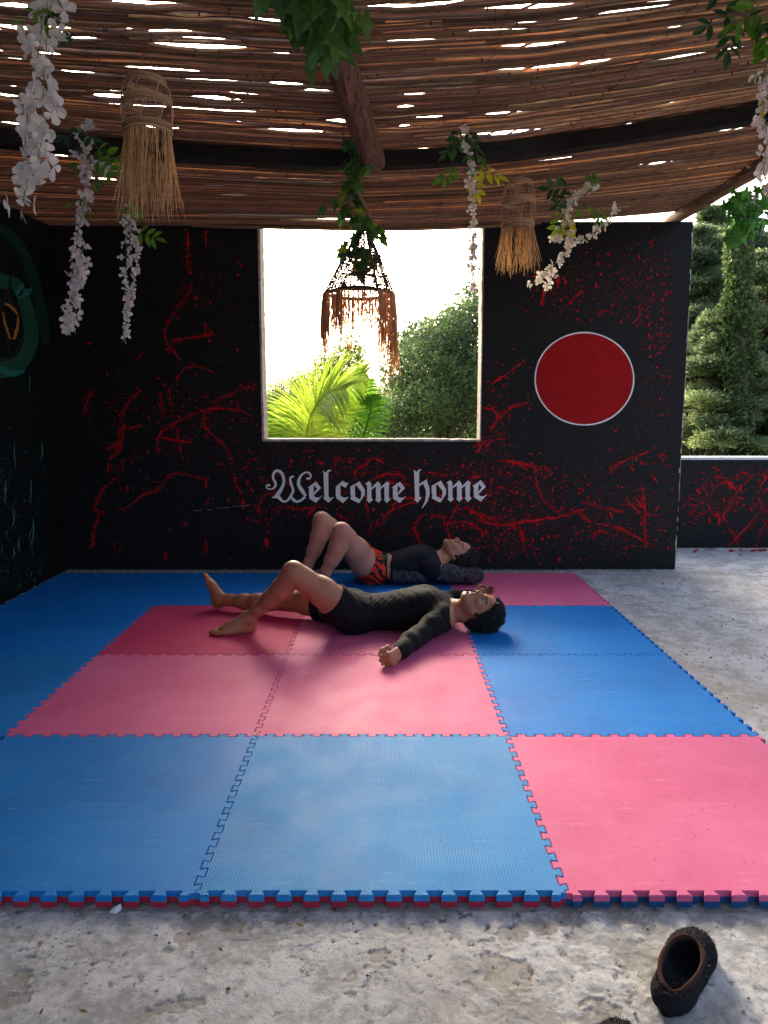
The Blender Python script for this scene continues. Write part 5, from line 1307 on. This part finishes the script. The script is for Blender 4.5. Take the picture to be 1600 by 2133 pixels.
ivy_bunch('bright green ivy leaves hanging outside at the right, below the roof pole', 4.3, [(1532,415,16,14,20,1),(1545,440,16,14,14,1),(1528,480,14,8,7,1.1),(1570,460,16,10,9,1),(1595,420,14,16,12,1)], .072, [(.06,.26,.02), (.09,.34,.03), (.05,.2,.02)], 'ivy_bunch', stem=[(1600,360),(1560,400),(1535,440)])
garland('dark leaf sprig with yellow-green ivy in the upper right corner', 2.75, [[(1612,-10),(1560,15),(1530,25)]], .03, 0, .03,
        [(1535,22,-1,.5,.11,2,g2_),(1530,28,-.1,1,.12,3,g2_),(1545,22,.6,.6,.10,2,g2_),(1560,5,-.8,-.3,.12,2,g2_),(1580,10,.2,1,.14,3,g1_),(1596,15,.1,1,.16,3,(.09,.22,.01)),(1590,0,-.7,.6,.14,3,g1_)], None, name='leaf_sprig', group='artificial ivy hanging from the roof')
garland('short white strand with dark leaves outside at the right edge, beyond the roof pole', 4.6, [[(1610,380),(1580,410),(1560,430),(1545,455)]], .024, 60, .03, [(1590,400,-.6,.6,.14,3,g2_),(1600,410,-.2,1,.14,3,g2_)], None)

# ---------------- straw lampshades
def strand_fringe(mb, c, r, z, L, n, col, w=.0011, spread=.015, jit=.4, bundles=None):
    for i in range(n):
        a = rng.uniform(0, 2*math.pi); rr = r*rng.uniform(.93, 1.02)
        p = np.array([c[0]+rr*math.cos(a), c[1]+rr*math.sin(a), z]); l_ = L*rng.uniform(1-jit, 1) if bundles is None else bundles(a)*rng.uniform(1-jit, 1)
        dx, dy = rng.normal(0, spread, 2); b = rng.normal(0, .006, 2)
        pts = [p, p+np.array([dx*.3+b[0], dy*.3+b[1], -l_*.4]), p+np.array([dx, dy, -l_])]
        mb.tube(pts, (w, w*.9, w*.45), 3, np.array(col)*rng.uniform(.55, 1.35), caps=False)
def ringc(c, r, z, n=40, wob=0.): 
    a = np.arange(n+1)*2*math.pi/n; return np.stack([c[0]+r*np.cos(a), c[1]+r*np.sin(a), z+wob*np.sin(a*3)], 1)
def wicker_lamp(center_px, Yd, label, rpx, ytop, ymid, ybot, yend, hook):
    rm = rpx*PY(800, ymid, Yd)[1]*0+rpx/F*(Yd*CP+(CAMZ-PY(800, ymid, Yd)[2])*SP)
    zt, zm, zb, ze = [PY(center_px, y, Yd)[2] for y in (ytop, ymid, ybot, yend)]; c = PY(center_px, ymid, Yd)[:2]
    root = empty('straw_lampshade', (c[0], c[1], zb), label, 'lampshade', 'hanging straw lampshades')
    W = (.44, .29, .17); H_ = hook
    for rr, z, nb in ((rm*.80, zt, 7), (rm*1.0, zm, 8), (rm*.97, zb, 9)):
        mb = MB()
        for j in range(nb): mb.tube(ringc(c, rr*(1+.03*math.sin(j*2)), z+(j-nb/2)*.0042, 36, .002), .0030, 5, np.array(W)*rng.uniform(.6, 1.25), caps=False)
        mb.build('hoop', MT['wicker'], root)
    mb = MB()
    for z0, r0, z1, r1, n in ((zt, rm*.80, zm, rm, 7), (zm, rm, zb, rm*.97, 8)):
        for i in range(n):      # arching canes between the hoops
            a0, a1 = i*2*math.pi/n, (i+1)*2*math.pi/n; t = np.linspace(0, 1, 9); a = a0+(a1-a0)*t; h_ = np.sin(t*math.pi)**.6
            rr = r1+(r0-r1)*h_; zz = z1+(z0-z1)*h_*1.0
            rr = rr*(1+.10*np.sin(h_*math.pi)); mb.tube(np.stack([c[0]+rr*np.cos(a), c[1]+rr*np.sin(a), zz], 1), .0021, 5, np.array(W)*rng.uniform(.7, 1.3))
    mb.build('canes', MT['wicker'], root)
    mb = MB(); top = np.array([c[0]+H_, c[1], float(roof_z(c[0]+H_, c[1]))-.005])
    for a in (0.3, 2.4, 4.5): mb.tube([top, (c[0]+rm*.6*math.cos(a), c[1]+rm*.6*math.sin(a), zt)], .0013, 4, (.20, .13, .08))
    mb.build('cord', MT['wicker'], root)
    mb = MB()
    for _ in range(7): mb.tube([top+rng.normal(0, .003, 3), top+rng.normal(0, .012, 3)], .0016, 4, (.45, .04, .02))
    mb.build('cord_knot', MT['wicker'], root)
    mb = MB(); strand_fringe(mb, c, rm*.94, zb, zb-ze, 150, (.76, .58, .36), .0019, .026, .35)
    mb.build('fringe', MT['straw'], root)
wicker_lamp(306, 3.25, 'larger wicker lampshade with a long straw fringe, hanging at the left', 50, 172, 215, 268, 462, .0)
wicker_lamp(1080, 4.6, 'small wicker lampshade with an orange straw fringe, hanging right of the window', 34, 382, 420, 468, 572, .004)

# big cone lampshade before the window
Yc = 4.25; c = PY(748, 600, Yc)[:2]; zt, zb = PY(755, 478, Yc)[2], PY(748, 612, Yc)[2]; ze = PY(748, 800, Yc)[2]
root = empty('cone_lampshade', (c[0], c[1], zb), 'big cone-shaped woven lampshade with a ragged reddish fringe hanging before the window', 'lampshade', 'hanging straw lampshades')
rb = 71/F*(Yc*CP); ct = PY(757, 478, Yc)[:2]; mb = MB(); nR = 36
for i in range(nR):
    t = (i+.5)/nR; r = .022+(rb-.022)*t**.92; cc_ = ct*(1-t)+c*t; z = zt+(zb-zt)*t; a0 = rng.uniform(0, 6.28)
    # broken woven rows
    for s_ in range(3):
        a = np.linspace(a0+s_*2.09, a0+s_*2.09+rng.uniform(1.6, 2.09), 14)
        mb.tube(np.stack([cc_[0]+r*np.cos(a), cc_[1]+r*np.sin(a), z+rng.normal(0, .0012, 14)], 1), .0030, 4, np.array([.22, .14, .11])*rng.uniform(.5, 1.4), caps=False)
mb.build('woven_rows', MT['straw'], root)
mb = MB()
for i in range(13):
    a = i*2*math.pi/13+rng.normal(0, .05); t = np.linspace(0, 1, 8); r = .02+(rb-.02)*t**.92
    mb.tube(np.stack([ct[0]*(1-t)+c[0]*t+r*np.cos(a), ct[1]*(1-t)+c[1]*t+r*np.sin(a), zt+(zb-zt)*t], 1), .0042, 5, (.055, .03, .022))
    if rng.random() < .6:
        for _ in range(2): 
            u = rng.uniform(.3, .95); rr = .02+(rb-.02)*u; mb.tube([(ct[0]*(1-u)+c[0]*u+rr*math.cos(a), ct[1]*(1-u)+c[1]*u+rr*math.sin(a), zt+(zb-zt)*u+d) for d in (-.012, 0, .012)], (.003, .009, .003), 5, (.07, .04, .03))
for j in range(4): mb.tube(ringc(c, rb*1.0, zb-.004*j+.006, 40, .003), .0040, 5, (.06, .032, .022), caps=False)
mb.tube(ringc(ct, .022, zt, 16), .008, 6, (.05, .03, .02), caps=False)
mb.build('frame_ribs', MT['wicker'], root)
mb = MB()
def bl_len(a):
    x = math.cos(a); base = .235+.025*math.sin(a*3)+.03*math.sin(a*7+1)+.05*abs(math.sin(a))
    if x > .35: base += .10*(x-.35)/.65+.02
    if x < -.7: base += .04
    return base
strand_fringe(mb, c, rb*1.03, zb, .2, 700, (.88, .58, .32), .0012, .014, .45, bundles=bl_len)
for b_a in (math.pi*.97, math.pi*1.05, .1, -.25, 5.4, 4.2, 3.6):
    for _ in range(52):
        a = b_a+rng.normal(0, .10); p = np.array([c[0]+rb*1.04*math.cos(a), c[1]+rb*1.04*math.sin(a), zb]); L = bl_len(b_a)*rng.uniform(.75, 1.15)
        mb.tube([p, p+np.array([math.cos(a)*.012, 0, -L*.5]), p+np.array([rng.normal(0, .010), rng.normal(0, .008), -L])], (.0014, .0013, .0007), 3, np.array([.82, .52, .28])*rng.uniform(.6, 1.3), caps=False)
for _ in range(30):
    a = rng.normal(0, .35); p = np.array([c[0]+rb*.9*math.cos(a), c[1]+rb*math.sin(a), zb]); L = rng.uniform(.38, .50)
    mb.tube([p, p+np.array([rng.normal(0, .012), 0, -L*.6]), p+np.array([rng.normal(0, .02), 0, -L])], (.0012, .001, .0006), 3, (.42, .22, .08), caps=False)
mb.build('fringe', MT['straw'], root)
mb = MB(); tp = np.array([PY(742, 372, Yc)[0], Yc, float(roof_z(PY(742, 372, Yc)[0], Yc))])
pts = spline([tp, PY(746, 395, Yc), PY(757, 425, Yc), PY(768, 447, Yc), (ct[0], ct[1], zt)], 40)
for ph in (0, 2.1, 4.2):
    s_ = np.arange(40); q = pts+np.stack([.007*np.cos(s_*.55+ph), .007*np.sin(s_*.55+ph), 0*s_], 1)
    mb.tube(q, .007, 6, (.28, .17, .10))
mb.build('rope', MT['wicker'], root)
# ================================================================== TREES AND PLANTS OUTSIDE
def fast_mesh(name, V, nper, mat, parent, C):
    me = bpy.data.meshes.new(name); N = len(V); nf = N//nper
    me.vertices.add(N); base = np.array(parent.location) if parent is not None else 0
    me.vertices.foreach_set('co', (V-base).astype(np.float32).ravel()); me.loops.add(N); me.loops.foreach_set('vertex_index', np.arange(N, dtype=np.int32))
    me.polygons.add(nf); me.polygons.foreach_set('loop_start', np.arange(0, N, nper, dtype=np.int32)); me.polygons.foreach_set('loop_total', np.full(nf, nper, np.int32))
    a = me.color_attributes.new('Col', 'FLOAT_COLOR', 'POINT'); c4 = np.ones((N, 4), np.float32); c4[:, :3] = np.repeat(C, nper, axis=0); a.data.foreach_set('color', c4.ravel())
    me.materials.append(mat); me.update(calc_edges=True); me.validate()
    ob = bpy.data.objects.new(name, me); COL.objects.link(ob)
    if parent is not None: ob.parent = parent
    return ob
MT['foliage'] = mat_attr('tree_foliage', .5, spec=.4, trans=.5)
MT['palm'] = mat_attr('palm_leaf', .4, spec=.4, trans=.55)
MT['trunk'] = mat_attr('tree_bark', .9, bscale=12, bstr=.9, bdist=.03)
def unit(n): v = rng.normal(0, 1, (n, 3)); return v/np.linalg.norm(v, axis=1, keepdims=True)
def leaves(P, size, asp, C, D=None, jit=.9):
    n = len(P); D = unit(n) if D is None else D+rng.normal(0, jit, (n, 3)); D /= np.linalg.norm(D, axis=1, keepdims=True)
    W = np.cross(D, unit(n)); W /= np.maximum(np.linalg.norm(W, axis=1, keepdims=True), 1e-6); s = (size*rng.uniform(.6, 1.3, n))[:, None]
    V = np.stack([P, P+D*s*.5+W*s*asp, P+D*s, P+D*s*.5-W*s*asp], 1); return V.reshape(-1, 3), C
def crown_clumps(cs, rs, per, leaf, asp, cols, tip=None, tipf=.0):
    """leaf clumps spread on many small balls -> uneven outline, gaps"""
    Ps, Cs = [], []
    for c, r in zip(cs, rs):
        n = int(per*(r/.3)**2); u = unit(n); rad = r*(rng.random(n)**.35)[:, None]*np.array([1, 1, .8])
        P = c+u*rad; b = cols[rng.integers(len(cols))]*rng.uniform(.7, 1.3)
        C = np.tile(b, (n, 1))*rng.uniform(.65, 1.35, (n, 1))
        if tip is not None:
            m_ = rng.random(n) < tipf*(1.6 if u[0, 2] > 0 else .6); C[m_] = tip
        Ps.append(P); Cs.append(C)
    P = np.concatenate(Ps); C = np.concatenate(Cs); return leaves(P, leaf, asp, C)
def trunk(mb, pts, r0, r1, col=(.16, .12, .09), n=8):
    p = spline(pts, 16); mb.tube(p+rng.normal(0, r0*.06, p.shape), np.linspace(r0, r1, 16), n, col)
GZ = -4.2
def leafy_tree(label, blobs, Yd, per, leaf, cols, base, thick=.9, dY=1.2, tip=None, tipf=.1, group='trees beyond the window', clump=(.12, .34), dens=1.):
    """blobs: (px, py, rx px, ry px) outline of the crown seen in the photo; a crown Yd away with real depth"""
    b = PY(base, 1000, Yd); root = empty('leafy_tree', (b[0], Yd, GZ), label, 'tree', group); cs, rs = [], []
    for px, py, rx, ry in blobs:
        c = PY(px, py, Yd); k_ = (Yd*CP)/F; RX, RZ = rx*k_, ry*k_; n = int(dens*30*max(.4, RX*RZ*4))
        u = unit(n); rad = (rng.random(n)**.45)[:, None]
        cs.append(c+u*rad*np.array([RX, dY, RZ])); rs.append(rng.uniform(*clump, n))
    cs = np.concatenate(cs); rs = np.concatenate(rs); V, C = crown_clumps(cs, rs, per, leaf, .30, cols, tip, tipf)
    fast_mesh('crown', V, 4, MT['foliage'], root, C)
    mb = MB(); cc = cs.mean(0); trunk(mb, [(b[0], Yd, GZ), (b[0]+.1, Yd, -2), (cc[0], Yd, cc[2]-.2)], .16*thick, .06*thick)
    for i in rng.choice(len(cs), min(26, len(cs)), replace=False): trunk(mb, [(cc[0], Yd, cc[2]-.9), (cc+cs[i])/2+np.array([0,0,-.15]), cs[i]], .03*thick, .008*thick)
    mb.build('trunk', MT['trunk'], root); return root
dk, md, lt = np.array([.105,.17,.070]), np.array([.15,.24,.085]), np.array([.17,.25,.05])
leafy_tree('dense dark green bushy tree filling the right half of the window', [(910,850,120,90),(950,760,80,80),(965,690,55,60),(875,790,70,70),(985,640,26,44),(850,730,34,40),(1010,800,90,120),(820,880,70,70),(905,700,40,45)], 9.5, 330, .046, [dk, md, dk*.8], 930, dY=1.3, tip=np.array([.17,.30,.03]), tipf=.07, dens=1.15)
leafy_tree('small yellow-green bush behind the palm, lower left of the window', [(660,790,26,34),(690,760,20,26),(700,830,50,50),(735,735,14,26),(610,855,16,16)], 12., 120, .055, [lt, md, np.array([.12,.20,.03])], 690, dY=.8, tip=np.array([.22,.32,.03]), tipf=.1)
leafy_tree('slender hazy treetop showing behind the left end of the palm', [(625,805,12,26),(622,845,22,36),(640,870,20,30)], 16., 110, .06, [dk, md], 622, dY=.8)
leafy_tree('thin pointed treetop at the lower left corner of the window', [(583,815,7,24),(584,850,12,24),(586,890,16,30)], 17., 100, .06, [dk, md], 584, dY=.6)
leafy_tree('faint thin treetop at the very left edge of the window', [(558,830,8,24),(556,870,12,30)], 18., 100, .06, [md, lt], 557, dY=.6)

# palm
def frond(mb, pts, Lmax, n, colr, droop=.6, w=.015, tipup=.4, one=0):
    p = spline(pts, n); t = np.gradient(p, axis=0); t /= np.linalg.norm(t, axis=1, keepdims=True)
    mb.tube(p, np.linspace(.016, .004, n), 5, np.array(colr)*1.2)
    for i in range(3, n):
        u = i/(n-1); L = Lmax*(math.sin(math.pi*min(1, .12+u*.86))**.55)
        sd = nrm(np.cross(t[i], (0, -.75, .65)))
        for s in ((-1, 1) if not one else (one,)):
            d = nrm(sd*s*.8+t[i]*tipup*1.6+np.array([0, 0, -.05])+rng.normal(0, .05, 3)); q = p[i]; a = q; N_ = 6; wd = w*rng.uniform(.8, 1.1); vs = []
            side = nrm(np.cross(d, (0, -1, .3)))
            for k_ in range(N_):
                f_ = k_/(N_-1); ww = wd*(math.sin(math.pi*min(.97, .15+f_*.85))**.7)*.5
                vs += [a+side*ww, a+np.array([0, -.004, .008])*0, a-side*ww]; a = a+d*L/(N_-1); d = nrm(d+np.array([0, 0, -droop*.30*rng.uniform(.7, 1.3)]))
            mb.add(vs, [q_ for k_ in range(N_-1) for q_ in ((3*k_,3*k_+1,3*k_+4,3*k_+3),(3*k_+1,3*k_+2,3*k_+5,3*k_+4))], np.array(colr)*rng.uniform(.75, 1.3))
Yp = 7.9; b = PY(690, 1040, Yp)
root = empty('palm_tree', (b[0], Yp, GZ), 'palm with drooping yellow-green fronds in the lower left of the window', 'palm tree')
PP = lambda x, y, dy=0: PY(x, y, Yp+dy)
FR = [([(700,1060,0),(668,930,0),(680,830,-.1),(725,800,-.2),(762,778,-.3)], .38, 60, (.34,.48,.04)),
      ([(700,1060,.1),(720,950,.1),(745,860,.1),(758,830,.1),(768,790,.1)], .25, 56, (.12,.28,.02)),
      ([(695,1060,0),(660,960,-.2),(650,870,-.3),(680,820,-.5),(720,810,-.6)], .60, 54, (.32,.46,.05)),
      ([(690,1060,-.1),(640,960,-.2),(640,900,-.3),(655,850,-.4),(690,830,-.5)], .50, 50, (.42,.52,.06)),
      ([(705,1060,0),(742,960,-.1),(760,900,-.2),(772,850,-.2),(772,825,-.2)], .26, 50, (.10,.26,.02)),
      ([(690,1060,0),(650,970,0),(600,900,-.1),(560,870,-.1),(530,862,0)], .34, 56, (.12,.27,.02)),
      ([(680,1060,0),(630,990,-.1),(590,935,-.2),(560,905,-.2),(530,895,-.2)], .32, 50, (.16,.32,.02)),
      ([(690,1060,0),(640,1000,0),(620,940,0),(625,900,0),(650,880,0)], .40, 44, (.26,.38,.03)),
      ([(700,1060,.3),(690,960,.3),(700,880,.3),(720,850,.4),(740,830,.5)], .30, 50, (.14,.30,.02))]
for q, L, n, cl in FR:
    mb = MB(); frond(mb, [PP(*a) for a in q], L, int(n*1.45), cl, .5); mb.build('frond', MT['palm'], root)
mb = MB(); trunk(mb, [(b[0], Yp, GZ), (b[0]+.05, Yp, -1.5), tuple(PP(698, 1040))], .17, .14, (.20, .15, .10), 10); mb.build('trunk', MT['trunk'], root)

# conifers to the right of the wall
def conifer(label, px, Yd, topy, width_px, cols, dens=1., lean=0., bot=1010):
    b = PY(px, 1000, Yd); top = PY(px+lean, topy, Yd); zb_ = PY(px, bot, Yd)[2]-.6; k_ = Yd*CP/F; root = empty('conifer_tree', (b[0], Yd, GZ), label, 'tree', 'conifers beyond the low wall')
    H_ = top[2]-zb_; Ps, Ds, Cs = [], [], []; mb = MB(); trunk(mb, [(b[0], Yd, GZ), (b[0], Yd, zb_), tuple(top)], .17, .02, (.15, .10, .07))
    nb = int(64*dens*H_/2.5)
    for i in range(nb):
        t = rng.random()**.85; z = zb_+H_*t; az = rng.uniform(0, 2*math.pi); R_ = width_px*k_*(1-t)**.62*rng.uniform(.45, 1.12)+.12
        o = np.array([b[0]+(top[0]-b[0])*t, Yd, z]); d = np.array([math.cos(az), math.sin(az), rng.uniform(-.05, .40)]); n = int(26+R_*60); s = np.linspace(.12, 1, n)
        line = o+d*R_*s[:, None]; line[:, 2] -= .22*R_*s**2
        mb.tube(line[::max(1, n//6)], np.linspace(.018, .003, len(line[::max(1, n//6)])), 4, (.13, .09, .06))
        side = nrm(np.cross(d, (0, 0, 1))); base = cols[rng.integers(len(cols))]*rng.uniform(.7, 1.35)
        for s_i, q in zip(s, line):
            m_ = 20; wsp = .30*R_*math.sin(math.pi*min(.95, .18+s_i*.72))+.06; v = rng.uniform(-1, 1, m_)
            P = q+side*v[:, None]*wsp+d*np.abs(v)[:, None]*wsp*.35+rng.normal(0, .028, (m_, 3)); P[:, 2] -= np.abs(v)*wsp*.22
            Ps.append(P); Ds.append(d+side*v[:, None]*.9+np.array([0, 0, .15])); Cs.append(np.tile(base, (m_, 1))*rng.uniform(.7, 1.3, (m_, 1)))
    V, C = leaves(np.concatenate(Ps), .060, .17, np.concatenate(Cs), np.concatenate(Ds), .45)
    fast_mesh('crown', V, 4, MT['foliage'], root, C); mb.build('trunk', MT['trunk'], root); return root
ca, cb, cc2 = np.array([.27,.34,.17]), np.array([.17,.24,.12]), np.array([.35,.43,.19])
conifer('olive-green conifer next to the tall wall, leftmost beyond the low wall', 1455, 10.5, 480, 150, [ca, cb], 1.9)
conifer('lighter yellow-green conifer in front, between the wall end and the ivy-clad trunk', 1500, 9.6, 660, 150, [cc2, ca], 1.9)
conifer('conifer at the right edge with yellowish sprays', 1605, 10.0, 530, 150, [ca, cc2], 1.9)
conifer('darker conifer standing behind the ivy-clad trunk', 1550, 12.5, 470, 190, [cb*1.2, ca], 2.0)
conifer('tall sparse conifer farther back, showing thin against the sky', 1480, 15., 430, 140, [cb*1.3], 1.1)
conifer('conifer just outside the right edge, its branches reaching into view', 1700, 10.5, 520, 130, [ca, cb], 1.1)
# ivy-clad trunk
Yd = 9.2; b = PY(1532, 1000, Yd); tp = PY(1540, 470, Yd); root = empty('ivy_clad_trunk', (b[0], Yd, GZ), 'tall thick trunk wrapped in small ivy leaves, rising among the conifers at the right', 'tree')
mb = MB(); trunk(mb, [(b[0], Yd, GZ), (b[0]-.02, Yd, 1.5), tuple(tp)], .12, .08, (.13, .10, .07), 10); mb.build('trunk', MT['trunk'], root)
n = 9000; t = rng.random(n); z = .6+(tp[2]-.6)*t; a = rng.uniform(0, 6.28, n); r = (.155+.05*np.sin(z*4+a*2)+.03*np.sin(z*11))*rng.uniform(.7, 1.15, n)
x = np.interp(z, (.6, tp[2]), (b[0], tp[0])); P = np.stack([x+r*np.cos(a), Yd+r*np.sin(a), z], 1)
V, C = leaves(P, .05, .36, np.tile([.12,.19,.06], (n, 1))*rng.uniform(.5, 1.5, (n, 1))); fast_mesh('ivy_leaves', V, 4, MT['foliage'], root, C)
# a far wooded mass below the sill and wall line
n = 26000; P = np.stack([rng.uniform(-40, 45, n), rng.uniform(20, 48, n), np.zeros(n)], 1); P[:, 2] = -3.6+rng.random(n)**.7*(3.2+1.2*np.sin(P[:, 0]*.4)+.7*np.sin(P[:, 0]*1.3+P[:, 1]))
V, C = leaves(P, .55, .4, np.tile([.05,.09,.03], (n, 1))*rng.uniform(.6, 1.4, (n, 1)))
tag(fast_mesh('far_woodland', V, 4, MT['foliage'], None, C), 'far green woodland below the skyline', 'woodland', kind='stuff')
# dark power cable at right
mb = MB(); mb.tube([PY(1545, 500, 8.), PY(1575, 508, 8.), PY(1700, 530, 8.)], .008, 5, (.02, .02, .02)); tag(mb.build('overhead_cable', MT['wire']), 'thin dark cable crossing the sky beside the ivy-clad trunk', 'cable')
